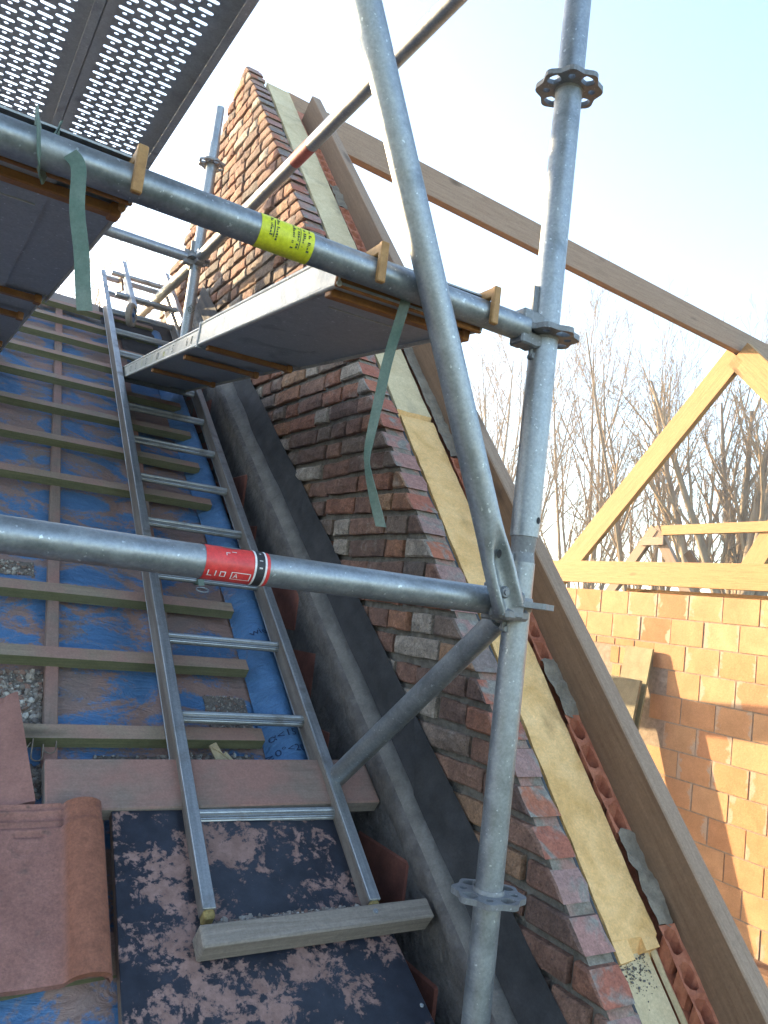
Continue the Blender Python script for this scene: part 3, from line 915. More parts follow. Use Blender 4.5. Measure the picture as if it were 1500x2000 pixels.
beam('tie_board', (XT - .055, 5.62, .508), (XT - .055, 1.2, .522), .045, .195, (0, 0, 1), [M['pine']], truss)
wp = beam('wall_plate', (5.42, 4.75, .365), (5.42, 1.2, .372), .12, .05, (0, 0, 1), [M['pine']])
tag(wp, 'pine wall plate lying on the orange block wall under the truss', 'timber')
# block wall of the new house
XW = 5.15
bw = thing('block_wall', (XW, 3.4, -1.0), 'sunlit orange clay block wall with pale mortar smears', 'block wall')
m = MB()
m.box((XW + .0895, 3.2, -3.0), (.085, 0, 0), (0, 3.05, 0), (0, 0, 3.34))
m.build('mortar', M['block_mortar'], bw)
BL, BM = .2945, .196
def blockmesh(L, h, D=.03):
    mm = MB()
    mm.box((0, 0, 0), (D, 0, 0), (0, L / 2, 0), (0, 0, h / 2))
    o = mm.build('block', M['block'], None, Matrix.Identity(4)); me = o.data
    WM.pop(o.name, None); bpy.data.objects.remove(o)
    return me
bm_full = blockmesh(BL - .011, BM - .011)
bm_half = blockmesh(BL / 2 - .008, BM - .008)
bm_slip = blockmesh(.19, .05); bm_pier = blockmesh(.085, .13)
for r in range(14):
    z_ = .352 - BM * (r + .5)
    y = 5.122 + BL / 2 + BL - (BL / 2 if r % 2 else 0) - BL * 1
    y0 = 6.0
    j = 0
    yy = 5.122 + 3 * BL - BL / 2 + (BL * .5 if r % 2 else 0)
    while yy > 1.0:
        skip = r >= 2 and yy > 4.20
        if not skip:
            fr = Matrix.Translation((XW + .03 + RND.uniform(-.0025, .0025), yy + RND.uniform(-.002, .002), z_))
            place('block', bm_full, fr, bw, .003)
        yy -= BL
# lintel course and pier beside the boarded opening
for i in range(5):
    place('block', bm_slip, Matrix.Translation((XW + .030, 4.33 + i * .205, -.072)), bw, .002)
for r in range(8):
    for q in range(2):
        place('block', bm_pier, Matrix.Translation((XW + .030, 4.50 + .1 * q + (.0 if r % 2 else .03), -.18 - .145 * r)), bw, .002)
for r in range(9):
    for q in range(3):
        place('block', bm_slip, Matrix.Translation((XW + .16, 4.80 + .205 * q + (.1 if r % 2 else 0), -.14 - .062 * r)), bw, .002)
m = MB()
m.box((XW + .013, 4.32, -1.2), (.006, 0, 0), (0, .33, 0), (0, 0, 1.09))
lean = .165
def lb(name, ya, yb, zt_, zb2, off, th, mats, label):
    c = lambda y, z_, o: V((XW - off - lean * (-.09 - z_) - o, y, z_))
    m = MB()
    P = [c(ya, zt_, 0), c(yb, zt_ + .004, 0), c(yb, zb2, 0), c(ya, zb2, 0)]
    m.prism(P, V((-th, 0, 0)), 0)
    return tag(m.build(name, mats, None, None, .002), label, 'board')
lb('plywood_board', 4.200, 4.47, -.095, -1.75, .034, .018, M['osb'], 'yellow plywood board leaning highest against the orange block wall')
lb('plywood_board', 4.205, 4.52, -.345, -1.80, .095, .026, M['osb_grey'], 'dirtier plywood board leaning in front of the taller yellow one')
# attic floor of the new house and the timber lying at the wall's foot
m = MB()
m.box((3.35, 3.8, -2.12), (1.78, 0, 0), (0, 4.4, 0), (0, 0, .03))
tag(m.build('floor', M['floor'], None, None), 'boarded attic floor of the new house', None, None, 'structure')
tag(beam('floor_plank', (5.02, 5.6, -2.03), (5.02, .9, -2.03), .18, .10, (0, 0, 1), [M['rafter']]), 'brown plank lying on the floor at the foot of the orange wall', 'plank')
tag(beam('roof_timber', vpt(1.60, .35, -.26), vpt(1.60, 1.05, -.26), .06, .16, VN, [M['ridge']]), 'short pale timber just showing behind the brown rafter foot', 'timber')
tr = thing('shadow_trestle', (4.15, 6.7, -2.08), 'unseen trestle added behind the gable to cast a shadow band on the orange wall', 'trestle')
beam('shadow_trestle_beam', (4.15, 5.2, .17), (4.15, 7.9, -.09), .08, .18, (0, 0, 1), [M['rafter']], tr)  # added out of view only to throw a band of shade
beam('shadow_trestle_leg', (4.15, 5.35, -2.09), (4.15, 5.35, .06), .07, .07, (0, 1, 0), [M['rafter']], tr)
beam('shadow_trestle_leg', (4.15, 7.75, -2.09), (4.15, 7.75, -.17), .07, .07, (0, 1, 0), [M['rafter']], tr)
# small frame of the rear roof
rear = thing('rear_roof_frame', (8, 6.7, .2), 'small A-shaped rear roof frame with its own ridge beam in front of the trees', 'roof frame')
XR = 8.0
beam('frame_rafter', (XR, 6.697, 1.36), (XR, 7.55, .25), .07, .13, (0, 1, 1), [M['rafter_top']], rear)
beam('frame_rafter', (XR, 6.697, 1.36), (XR + .15, 6.05, .25), .07, .13, (0, -1, 1), [M['ridge']], rear)
beam('frame_collar', (XR - .04, 6.86, 1.18), (XR - .04, 6.53, 1.19), .03, .10, (0, 0, 1), [M['ridge']], rear)
beam('frame_ridge', (XR + .01, 6.75, 1.325), (XR + .01, 4.4, 1.36), .06, .12, (0, 0, 1), [M['pine']], rear)
beam('frame_rafter', (XR + .05, 5.46, .75), (XR + .05, 4.75, 1.95), .08, .24, (0, -1, 1), [M['pine']], rear)
beam('frame_post', (XR + .2, 6.35, 1.08), (XR + .2, 6.05, .70), .05, .10, (0, -1, 1), [M['rafter']], rear)

# ------------------------------------------------------------------ scaffold
RT = 0.02415
ST = V((.949, 1.086, .029))
def rosette(m, c, ax=(0, 0, 1), turn=0.0):
    c = V(c)
    th = .0100
    NB = 8
    for i in range(NB):
        a0, a1 = turn + (i - .5) * math.tau / NB, turn + (i + .5) * math.tau / NB
        big = i % 2 == 0
        def ring(n_each, shrink):
            pass
        N = 24
        out, hol = [], []
        ri, ro = .0240, .0605
        rm = (ri + ro) / 2 + .001
        for q in range(N):
            an = q * math.tau / N
            dx, dy = math.cos(an), math.sin(an)
            k_ = 1 / max(abs(dx), abs(dy))
            u_, w_ = dx * k_, dy * k_
            aa = (a0 + a1) / 2 + w_ * (a1 - a0) / 2
            lob = .0042 * math.cos(8 * (aa - turn)) if u_ > .99 else 0
            r_ = (ri + ro) / 2 + u_ * (ro - ri) / 2 + lob
            out.append(c + V((math.cos(aa) * r_, math.sin(aa) * r_, -th / 2)))
            hr, ha = (.0122, .36) if big else (.0078, .19)
            e = (1 / max(abs(dx), abs(dy))) ** (.5 if big else .1)
            aa = (a0 + a1) / 2 + dy * e * ha * .82
            r_ = rm + dx * e * hr * .86 + (.001 if big else 0)
            hol.append(c + V((math.cos(aa) * r_, math.sin(aa) * r_, -th / 2)))
        o, o2 = m.cell(out, hol, (0, 0, th))
        for q in range(N):
            w = (q + 1) % N
            mid = (out[q] - c + out[w] - c); mid.z = 0
            if mid.length / 2 > .052:
                m.add([o[q], o[w], o2[w], o2[q]], [(0, 1, 2, 3)])
def wedge_head(root, tip, d, parent):
    """ledger end head that grips the rosette; tip: tube end, d: unit direction from tube to standard"""
    m = MB()
    tip = V(tip); d = V(d); u = V((0, 0, 1)); s_ = d.cross(u)
    for (sgn) in (1, -1):
        z0 = .0075 if sgn > 0 else -.0075
        P = [tip - d * .012 + u * z0, tip - d * .012 + u * (sgn * .030), tip + d * .020 + u * (sgn * .034), tip + d * .047 + u * (sgn * .026), tip + d * .047 + u * z0]
        m.prism([p_ - s_ * .017 for p_ in P], s_ * .034)
    m.box(tip - d * .004, d * .012, s_ * .0185, u * .033)
    m.build('wedge_head', M['cast'], parent, None, .003)
    m = MB()
    c = tip + d * .026
    P = [c + u * .088 - d * .012, c + u * .090 + d * .006, c + u * .03 + d * .004, c - u * .048 + d * .001, c - u * .048 - d * .006, c + u * .03 - d * .010]
    m.prism([p_ - s_ * .0035 for p_ in P], s_ * .007)
    m.tube(c - u * .046 - s_ * .007, c - u * .046 + s_ * .007, .006, 10)
    m.build('wedge', M['cast'], parent, None, .001)
def tube_part(parent, a, b, name='tube', r=RT, mat='galv'):
    m = MB()
    fr = frame_from(a, V(b) - V(a), (0.13, .2, 1))
    m.tube(a, b, r, 32)
    return m.build(name, M[mat], parent, fr)
def sticker(parent, a, d, s0, s1, mat, r=RT, name='sticker'):
    """a: point on the tube axis, d: unit axis direction"""
    m = MB()
    d = V(d).normalized(); e1 = V((0, 0, 1)) - d * d.z; e1.normalize(); e2 = d.cross(e1)
    n = 32
    vs = []
    for s_ in (s0, s1):
        vs += [V(a) + d * s_ + (e1 * math.cos(k * math.tau / n) + e2 * math.sin(k * math.tau / n)) * (r + .0007) for k in range(n)]
    m.add(vs, [(k, (k + 1) % n, n + (k + 1) % n, n + k) for k in range(n)], 0, True)
    return m.build(name, M[mat], parent)
def on_tube(a, d, s_, ang, r=RT):
    """ang 0 = top, positive turns to the camera side"""
    d = V(d).normalized(); e1 = V((0, 0, 1)) - d * d.z; e1.normalize(); e2 = d.cross(e1)
    return V(a) + d * s_ + (e1 * math.cos(ang) + e2 * math.sin(ang)) * (r + .0014)
def marks(parent, a, d, quads, mat, r=RT):
    m = MB()
    for (s0, s1, a0, a1) in quads:
        n = max(1, int(abs(a1 - a0) / .12))
        for i in range(n):
            b0, b1 = a0 + (a1 - a0) * i / n, a0 + (a1 - a0) * (i + 1) / n
            m.add([on_tube(a, d, s0, b0, r), on_tube(a, d, s1, b0, r), on_tube(a, d, s1, b1, r), on_tube(a, d, s0, b1, r)], [(0, 3, 2, 1)])
    return m.build('lettering', M[mat], parent)
def tube_text(parent, a, d, body, size, s0, ang0, mat, along=True, r=RT):
    vs, fs = text_geo(body, size)
    m = MB()
    m.add([on_tube(a, d, s0 + x, ang0 - y / r, r) if along else on_tube(a, d, s0 + y, ang0 + x / r, r) for x, y, _ in vs], fs)
    return m.build('lettering', M[mat], parent)

std = thing('scaffold_standard', ST + V((0, 0, -1.4)), 'nearest upright scaffold standard with four rosettes in front of the bricks', 'scaffold standard', 'upright scaffold standards')
tube_part(std, ST + V((0, 0, -1.6)), ST + V((0, 0, .075)))
m = MB()
m.path([ST + V((0, 0, z_)) for z_ in (.070, .085, .105, .128)], [RT, .0215, .0200, .0200], 32, False)
m.path([ST + V((0, 0, z_)) for z_ in (.085, .11, .135)], [.020, .0225, .0250], 32, False)
m.build('spigot', M['cast'], std)
tube_part(std, ST + V((0, 0, .122)), ST + V((0, 0, 2.3)), 'tube', .0260)
m = MB()
c = ST + V((0, 0, .152)); dd = V((.30, -.95, 0)).normalized(); sx_ = dd.cross(V((0, 0, 1)))
m.add([c + dd * .0263 + sx_ * math.cos(q * math.tau / 14) * .0055 + V((0, 0, math.sin(q * math.tau / 14) * .0065)) for q in range(14)], [tuple(range(14))])
m.build('pin_hole', M['hole'], std)
for k in (-.5, 0, .5, 1.0, 1.5):
    m = MB()
    rosette(m, ST + V((0, 0, k)), turn=rad(8))
    m.build('rosette', M['cast'], std)
    m = MB(); m.path([ST + V((0, 0, k + z_)) for z_ in (-.012, -.006, .006, .012)], [.0255, .0275, .0275, .0255], 28, False)
    m.build('weld', M['cast'], std)
far = thing('scaffold_standard', (.948, 3.56, .7), 'far scaffold standard with a yellow sticker beside the upper gable bricks', 'scaffold standard', 'upright scaffold standards')
FS = V((.948, 3.56, 0))
tube_part(far, FS + V((0, 0, .75)), FS + V((0, 0, 2.05)))
m = MB()
m.path([FS + V((0, 0, z_)) for z_ in (2.045, 2.065, 2.08, 2.255)], [RT, RT, .0195, .0195], 24)
m.build('spigot', M['galv'], far)
for z_ in (1.0, 1.483, 1.965):
    m = MB(); rosette(m, FS + V((0, 0, z_)), turn=rad(8)); m.build('rosette', M['cast'], far)
stk = sticker(far, FS, (0, 0, 1), 1.17, 1.275, 'yellow')
vs, fs = text_geo('B', .030)
m = MB(); m.add([FS + V((0, 0, 1.225)) + (V((-.02, -1, 0)).normalized() * .0262) + V((x - .013, 0, y)) * 1.0 for x, y, _ in vs], fs)
for q in range(4):
    a_, b_ = q * math.pi / 2, (q + 1) * math.pi / 2
    pa, pb = V((math.cos(a_) * .019, 0, math.sin(a_) * .024)), V((math.cos(b_) * .019, 0, math.sin(b_) * .024))
    base = FS + V((-.001, -.0262, 1.236))
    m.add([base + pa, base + pb, base + pb * .88, base + pa * .88], [(0, 1, 2, 3)])
m.build('lettering', M['ink'], stk)

def ledger(name, a, b, label, ends, group='horizontal scaffold ledgers', cat='scaffold tube'):
    a, b = V(a), V(b)
    root = thing(name, (a + b) / 2, label, cat, group)
    d = (b - a).normalized()
    ta = a + d * .052 if ends[0] else a
    tb = b - d * .052 if ends[1] else b
    tube_part(root, ta, tb)
    if ends[0]: wedge_head(root, ta, -d, root)
    if ends[1]: wedge_head(root, tb, d, root)
    return root
dX = V((1, 0, 0))
up_l = ledger('scaffold_ledger', ST + V((-2.07, 0, .5)), ST + V((0, 0, .5)), 'upper near ledger tube with a bright yellow printed sticker', (1, 1))
a0 = ST + V((0, 0, .5))
yl = sticker(up_l, a0, dX, -.581, -.494, 'yellow')
qd = []
r_ = random.Random(5)
for s0 in (-.567, -.557, -.531, -.523, -.514, -.505):
    an = .75 + r_.uniform(0, .2)
    while an < 2.45 - r_.uniform(0, .35):
        l_ = r_.uniform(.03, .13)
        w_ = r_.choice((.002, .003, .0045))
        if r_.random() < .8:
            qd.append((s0, s0 + w_, an, an + l_))
        an += l_ + .05
qd += [(-.561, -.5595, 1.0, 2.1), (-.5185, -.5175, .8, 2.3)]
marks(yl, a0, dX, qd, 'ink')
lo_l = ledger('scaffold_ledger', ST + V((-2.07, 0, 0)), ST, 'lower near ledger tube with a red sticker, crossing in front of the ladder', (1, 1))
rs = sticker(lo_l, ST, dX, -.590, -.493, 'red')
marks(rs, ST, dX, [(-.5145, -.5015, -1.2, 3.4)], 'black')
marks(rs, ST, dX, [(-.5175, -.5145, -1.2, 3.4), (-.5015, -.4985, -1.2, 3.4), (-.5505, -.521, 1.96, 2.00), (-.5505, -.5490, 2.00, 2.45), (-.5225, -.521, 2.00, 2.45), (-.5505, -.521, 2.42, 2.46),
                    (-.585, -.5835, 2.0, 2.35), (-.585, -.578, 2.32, 2.37), (-.574, -.5725, 2.0, 2.35), (-.567, -.5655, 2.0, 2.35), (-.560, -.5585, 2.0, 2.35), (-.567, -.560, 2.0, 2.05), (-.567, -.560, 2.31, 2.35),
                    (-.552, -.545, .75, .80), (-.561, -.560, .85, 1.05), (-.561, -.555, .85, .89), (-.5095, -.5065, .55, .62), (-.5105, -.5055, 1.08, 1.13), (-.5105, -.5055, 1.5, 1.6)], 'white')
tube_text(rs, ST, dX, 'A', .010, -.5465, 2.34, 'white')
m = MB()
for (s0, s1, an0, an1) in ((-.565, -.535, .12, .42), (-.585, -.575, -.1, .2), (-.55, -.525, -.4, .1)):
    n = 12
    ring = [on_tube(ST, dX, (s0 + s1) / 2 + math.cos(q * math.tau / n) * (s1 - s0) / 2 * (1 + .35 * noise.noise(V((q * 1.7, s0 * 99, 0)))), (an0 + an1) / 2 + math.sin(q * math.tau / n) * (an1 - an0) / 2 * (1 + .4 * noise.noise(V((q * 2.3, s0 * 50, 4)))), RT - .0002) for q in range(n)]
    m.add(ring, [tuple(range(n))[::-1]])
m.build('worn_patch', M['galv'], rs)
gd = ledger('scaffold_guard_rail', ST + V((0, 0, 1.5)), FS + V((0, 0, 1.483)), 'guard rail tube with a faded red band crossing before the gable peak', (1, 1), 'guard rails along the gable')
dg_ = (FS + V((0, 0, 1.483)) - (ST + V((0, 0, 1.5)))).normalized()
sticker(gd, ST + V((0, 0, 1.5)), dg_, 1.27, 1.40, 'red_tape')
ledger('scaffold_guard_rail', FS + V((0, 0, 1.483)), FS + V((0, 2.5, 1.483)), 'farther guard rail tube running on behind the far standard', (1, 0), 'guard rails along the gable')
ledger('scaffold_ledger', FS + V((-2.07, 0, 1.483)), FS + V((0, 0, 1.483)), 'far ledger tube joining the far standard from the left', (0, 1))
# braces with pressed ends
def brace(name, a, b, label, flat_at_a=True, nrm=(0, -1, 0), group='diagonal scaffold braces'):
    a, b = V(a), V(b)
    d = (b - a).normalized(); nv = V(nrm); nv = (nv - d * nv.dot(d)).normalized(); s_ = d.cross(nv)
    root = thing(name, a, label, 'scaffold brace', group)
    m = MB()
    SEG = 32
    L = (b - a).length
    st_ = [0, .004, .03, .06, .085, .105, .13, .16, L] if flat_at_a else [0, L]
    rings = []
    for t_ in st_:
        f_ = 1 - min(1, max(0, (t_ - .075) / .075)) if flat_at_a else 0
        f_ = f_ * f_ * (3 - 2 * f_)
        ring = []
        for q in range(SEG):
            an = q * math.tau / SEG
            x, y = math.cos(an) * RT, math.sin(an) * RT
            # pressed profile: wider, thin, with a groove facing the camera side
            fx = math.copysign(abs(math.cos(an)) ** .7, math.cos(an)) * .0290
            fy = math.copysign(abs(math.sin(an)) ** .6, math.sin(an)) * .0105
            if math.sin(an) > 0:
                fy += .006 - .0165 * max(0, 1 - (abs(fx) / .017) ** 2.5)
            px, py = x + (fx - x) * f_, y + (fy - y) * f_
            if t_ == 0: px, py = px * .93, py * .9
            ring.append(a + d * t_ + s_ * px + nv * py)
        rings.append(ring)
    bb = len(m.v)
    for r in rings: m.v += r
    for i in range(len(rings) - 1):
        for q in range(SEG):
            w = (q + 1) % SEG
            m.f.append([bb + i * SEG + q, bb + i * SEG + w, bb + (i + 1) * SEG + w, bb + (i + 1) * SEG + q]); m.mi.append(0); m.sm.append(True)
    m.add(rings[0], [tuple(range(SEG))[::-1]]); m.add(rings[-1], [tuple(range(SEG))])
    m.build('tube', M['galv'], root, frame_from(a, d, nv))
    if flat_at_a:
        m = MB()
        c = a + d * .030 + nv * .0005
        m.path([c + nv * (-.004), c + nv * .003, c + nv * .006], [.0105, .0105, .008], 20)
        m.path([c + nv * .002, c + nv * .0085], [.0052, .0045], 16)
        m.build('rivet', M['cast'], root)
        m = MB()
        c = a + d * .098 + nv * .0115
        m.add([c + s_ * math.cos(q * math.tau / 16) * .0055 + d * math.sin(q * math.tau / 16) * .0075 + nv * (.0025 * math.sin(q * math.tau / 16)) for q in range(16)], [tuple(range(16))])
        m.build('pin_hole', M['hole'], root)
    return root
BA = V((.880, 1.036, .028)); BB = V((.470, 1.032, .930))
BB = BA + (BB - BA) * 1.9
brace('scaffold_brace', BA - (BB - BA).normalized() * .012, BB, 'diagonal brace with flattened riveted end rising left across the sky')
# swivel head of the brace on the rosette
m = MB()
m.box(ST + V((-.052, -.036, -.004)), V((.028, 0, 0)), V((0, .014, 0)), V((0, 0, .024)))
m.box(ST + V((-.040, -.026, -.020)), V((.034, .010, 0)), V((-.006, .02, 0)), V((0, 0, .010)))
hd = m.build('brace_head', M['cast'], bpy.data.objects['scaffold_brace'], None, .005)
br2 = brace('scaffold_brace', ST + V((-.001, .045, -.030)), V((.952, 1.74, -.475)), 'short diagonal brace dropping away towards the roof below the lower ledger', False, (-1, 0, 0))
m = MB(); m.box(ST + V((0, .047, -.012)), V((.016, 0, 0)), V((0, .02, 0)), V((0, 0, .026))); m.build('brace_head', M['cast'], br2, None, .004)

# ------------------------------------------------------------------ decks
def telescopic_deck(P, d, x, w, L1, L2, label, lettering, hooks, bars):
    """P: near left bottom corner, d: run direction, x: width direction"""
    d = V(d).normalized(); x = V(x); x = (x - d * x.dot(d)).normalized(); u = x.cross(d).normalized()
    P = V(P)
    root = thing('scaffold_deck', P, label, 'scaffold deck', 'steel scaffold decks')
    fr = frame_from(P, d, u)
    q = lambda a, b_, c_: P + d * a + x * b_ + u * c_
    def section(a0, a1, b0, b1, c0, c1, name):
        m = MB()
        # side flanges with rolled lower lip, top sheet, recessed bottom sheet with two folds
        mid = (a0 + a1) / 2; ha = (a1 - a0) / 2
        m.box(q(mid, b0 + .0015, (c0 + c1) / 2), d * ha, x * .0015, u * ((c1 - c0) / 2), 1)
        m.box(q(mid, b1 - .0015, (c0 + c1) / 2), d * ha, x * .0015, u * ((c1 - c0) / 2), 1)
        m.box(q(mid, (b0 + b1) / 2, c1 + .001), d * ha, x * ((b1 - b0) / 2 - .004), u * .0015, 0)
        m.path([q(a0, b0 + .004, c1 - .002), q(a1, b0 + .004, c1 - .002)], .006, 10, True, 1)
        m.path([q(a0, b0 + .003, c0 + .003), q(a1, b0 + .003, c0 + .003)], .005, 10, True, 1)
        m.box(q(mid, b0 + (b1 - b0) * .36, c0 + .004), d * ha, x * ((b1 - b0) * .33), u * .002, 0)
        m.box(q(mid, b0 + (b1 - b0) * .84, c0 + .010), d * ha, x * ((b1 - b0) * .15), u * .002, 0)
        m.box(q(mid, b0 + (b1 - b0) * .695, c0 + .007), d * ha, x * .0015, u * .005, 0)
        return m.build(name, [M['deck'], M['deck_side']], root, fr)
    section(0, L1, 0, w, 0, .062, 'outer_channel')
    ch = section(L1 - .05, L2, .007, w - .007, .005, .056, 'inner_channel')
    # collar at the joint
    m = MB()
    prof = [(.024, -.006), (-.0035, -.006), (-.0035, .064), (.002, .064), (.002, -.0025), (.024, -.0025)]
    m.prism([q(L1 - .006, b_, c_) for b_, c_ in prof], d * .012)
    m.build('joint_collar', M['deck'], root, fr)
    for (a, b0, b1) in bars:
        m = MB()
        m.box(q(a, (b0 + b1) / 2, -.004), d * .013, x * ((b1 - b0) / 2), u * .007)
        m.box(q(a, b1 + .006, -.004), d * .016, x * .008, u * .010)
        m.build('crossbar', M['orange_dark'], root, fr, .002)
    # faint line of a welded seam below
    m = MB(); m.box(q(.16, w * .42, -.0005 + .002), d * .002, x * (w * .24), u * .001); m.build('weld', M['deck_side'], root, fr)
    # claws hooked over the tube
    for b_ in hooks:
        m = MB()
        c = q(0, b_, 0)
        T = V((c.x, ST.y, ST.z + .5))
        yb = ST.y + .060
        top = T.z + RT
        m.box(V((c.x, (ST.y - RT - .008 + yb) / 2, top + .0085)), V((.0062, 0, 0)), V((0, (yb - ST.y + RT + .008) / 2, 0)), V((0, 0, .0090)))
        m.box(V((c.x, ST.y - RT - .0045, top - .016)), V((.0072, 0, 0)), V((0, .0055, 0)), V((0, 0, .034)))
        m.box(V((c.x, yb - .004, top - .012)), V((.005, 0, 0)), V((0, .006, 0)), V((0, 0, .03)))
        m.build('claw', M['orange'], root, fr, .0018)
    # steel end plate under the tube
    m = MB(); m.box(q(.006, w / 2, .018), d * .004, x * (w / 2 + .003), u * .020); m.build('end_plate', M['orange_dark'], root, fr, .002)
    # stencilled letters on the side of the inner channel
    if lettering:
        sd = q(0, .0068, 0)
        for (txt, a, sz, mt) in lettering:
            vs, fs = text_geo(txt, sz)
            mm = MB()
            mm.add([P + d * (a - tx * 1.3) + x * .0062 + u * (.018 + ty) for tx, ty, _ in vs], fs)
            mm.build('lettering', M[mt], ch, fr)
    return root
d_mid = V((.148, 2.344, .320))
telescopic_deck((.528, 1.116, .503), d_mid, (1, 0, 0), .285, .97, 2.42, 'steel deck bridging from the yellow-stickered ledger to the ladder', [('8', 1.10, .034, 'ink'), ('6', 1.16, .034, 'ink'), ('S', 1.36, .036, 'ink'), ('n', 1.50, .036, 'yellow'), ('O', 1.62, .036, 'ink'), ('/', 1.72, .036, 'yellow'), ('O', 1.84, .036, 'ink'), ('\\', 1.92, .036, 'yellow'), ('S', 2.06, .036, 'ink'), ('O', 2.2, .036, 'ink')], (.045, .278), [(.050, .004, .270), (.94, .02, .25), (1.22, .02, .24), (1.75, .02, .24)])
telescopic_deck((-.125, 1.116, .514), V((.004, 2.344, .258)), (1, 0, 0), .318, .89, 2.55, 'dark steel deck at the left edge hooked onto the upper ledger', None, (.02, .312), [(.050, .004, .300), (.86, .02, .29), (1.15, .02, .28), (1.8, .02, .28)])
# perforated decks one lift higher, seen from below
def perforated_deck(x0, x1, label):
    root = thing('perforated_deck', (x0, 2.2, 1.56), label, 'scaffold deck', 'perforated steel decks overhead')
    m = MB()
    Zt = 1.575
    y0, y1 = -.6, 3.52
    px, py = .0462, .0512
    cx0 = x0 + .038
    nc = 5
    rows = int((3.46 - .9) / py)
    N = 16
    def plate(xa, xb, ya, yb):
        m.box(V(((xa + xb) / 2, (ya + yb) / 2, Zt)), V(((xb - xa) / 2, 0, 0)), V((0, (yb - ya) / 2, 0)), V((0, 0, .001)))
    for c_ in range(nc):
        ys = .93 - (c_ % 5) * .0236 + .06
        xa = cx0 + c_ * px
        plate(xa, xa + px, y0, ys)
        for r in range(rows):
            ya = ys + r * py
            cx, cy = xa + px / 2, ya
            # slot cell (60 %) and dimple cell (40 %)
            for (yb, yt, hw, hh, pw) in ((ya, ya + py * .46, .0218, .0078, .35), (ya + py * .46, ya + py * .82, .0068, .0060, 1), (ya + py * .82, ya + py, .0004, .0002, 1)):
                yc = (yb + yt) / 2
                out, hol = [], []
                for q in range(N):
                    an = q * math.tau / N
                    dx, dy = math.cos(an), math.sin(an)
                    k_ = 1 / max(abs(dx), abs(dy))
                    out.append(V((cx + dx * k_ * px / 2, yc + dy * k_ * (yt - yb) / 2, Zt - .001)))
                    if hw > .01:
                        hx = (hw - hh) * (0 if abs(dx) < 1e-6 else math.copysign(1, dx)) + hh * dx; hy = hh * dy
                        hol.append(V((cx + hx, yc + hy, Zt - .001)))
                    else:
                        hol.append(V((cx + dx * hw, yc + dy * hh, Zt - .001)))
                m.cell(out, hol, (0, 0, .002))
        plate(xa, xa + px, ys + rows * py, y1)
    plate(x0, cx0, y0, y1); plate(cx0 + nc * px, x1, y0, y1)
    m.build('sheet', M['deck'], root)
    m = MB()
    for xs, sg in ((x0 + .002, 1), (x1 - .002, -1)):
        m.box(V((xs, (y0 + y1) / 2, Zt - .030)), V((.0015, 0, 0)), V((0, (y1 - y0) / 2, 0)), V((0, 0, .031)))
        m.box(V((xs + sg * .012, (y0 + y1) / 2, Zt - .060)), V((.0125, 0, 0)), V((0, (y1 - y0) / 2, 0)), V((0, 0, .0015)))
    m.build('side_rail', M['deck'], root)
    m = MB()
    m.box(V(((x0 + x1) / 2, y1 - .01, Zt - .03)), V(((x1 - x0) / 2 - .004, 0, 0)), V((0, .004, 0)), V((0, 0, .028)))
    m.build('end_plate', M['deck'], root)
    return root
perforated_deck(.228, .556, 'overhead perforated steel deck nearest the gable, sky showing through its slots')
perforated_deck(-.100, .2255, 'second overhead perforated deck, left of the one nearest the gable')

# ------------------------------------------------------------------ straps
def ribbon(name, pts, w, label, cat, twist=None, group=None, parent=None, mat='strap'):
    pts = [V(p_) for p_ in pts]
    # Catmull-Rom through the points
    P = [pts[0] * 2 - pts[1]] + pts + [pts[-1] * 2 - pts[-2]]
    fine, tw = [], []
    twist = twist or [0] * len(pts)
    n = 10
    for i in range(len(pts) - 1):
        for k in range(n + (i == len(pts) - 2)):
            t_ = k / n
            a, b_, c, e = P[i:i + 4]
            fine.append(.5 * ((2 * b_) + (c - a) * t_ + (2 * a - 5 * b_ + 4 * c - e) * t_ ** 2 + (3 * b_ - a - 3 * c + e) * t_ ** 3))
            tw.append(twist[i] + (twist[i + 1] - twist[i]) * t_)
    m = MB()
    vs = []
    for i, p_ in enumerate(fine):
        d = (fine[min(i + 1, len(fine) - 1)] - fine[max(i - 1, 0)]).normalized()
        ref = V((.85, -.5, .12)); ref = (ref - d * ref.dot(d)).normalized()
        s_ = Matrix.Rotation(tw[i], 3, d) @ ref
        nn = d.cross(s_)
        cut = .35 if i == len(fine) - 1 else 1
        a_ = p_ - s_ * w / 2 * 1; b_ = p_ + s_ * (w / 2)
        if i == len(fine) - 1:
            a_ = p_ - s_ * w / 2 - d * .012
        vs += [a_ - nn * .0007, b_ - nn * .0007, b_ + nn * .0007, a_ + nn * .0007]
    for i in range(len(fine) - 1):
        for j in range(4):
            k = (j + 1) % 4
            m.add([vs[i * 4 + j], vs[i * 4 + k], vs[i * 4 + 4 + k], vs[i * 4 + 4 + j]], [(0, 1, 2, 3)])
    m.add(vs[:4], [(0, 1, 2, 3)]); m.add(vs[-4:], [(3, 2, 1, 0)])
    o = m.build(name, M[mat], parent)
    if label: tag(o, label, cat, group)
    return o
ZL = ST.z + .5
st1 = thing('webbing_strap', (.10, 1.05, .53), 'green webbing strap knotted over the upper ledger at the left and hanging down', 'strap', 'green straps hanging from the scaffold')
ribbon('strap_end', [(.100, 1.056, ZL - .006), (.112, 1.050, .505), (.118, 1.045, .45), (.131, 1.040, .395), (.140, 1.035, .345), (.146, 1.033, .318)], .0195, None, None, None, None, st1)
lp = [(.055 + .03 * i / 10, ST.y + math.sin(i / 10 * math.tau) * (RT + .004 + .010 * (i in (4, 5, 6))) * -1, ZL + math.cos(i / 10 * math.tau + .0) * (RT + .005) + (.010 if i in (0, 10, 1, 9) else 0)) for i in range(11)]
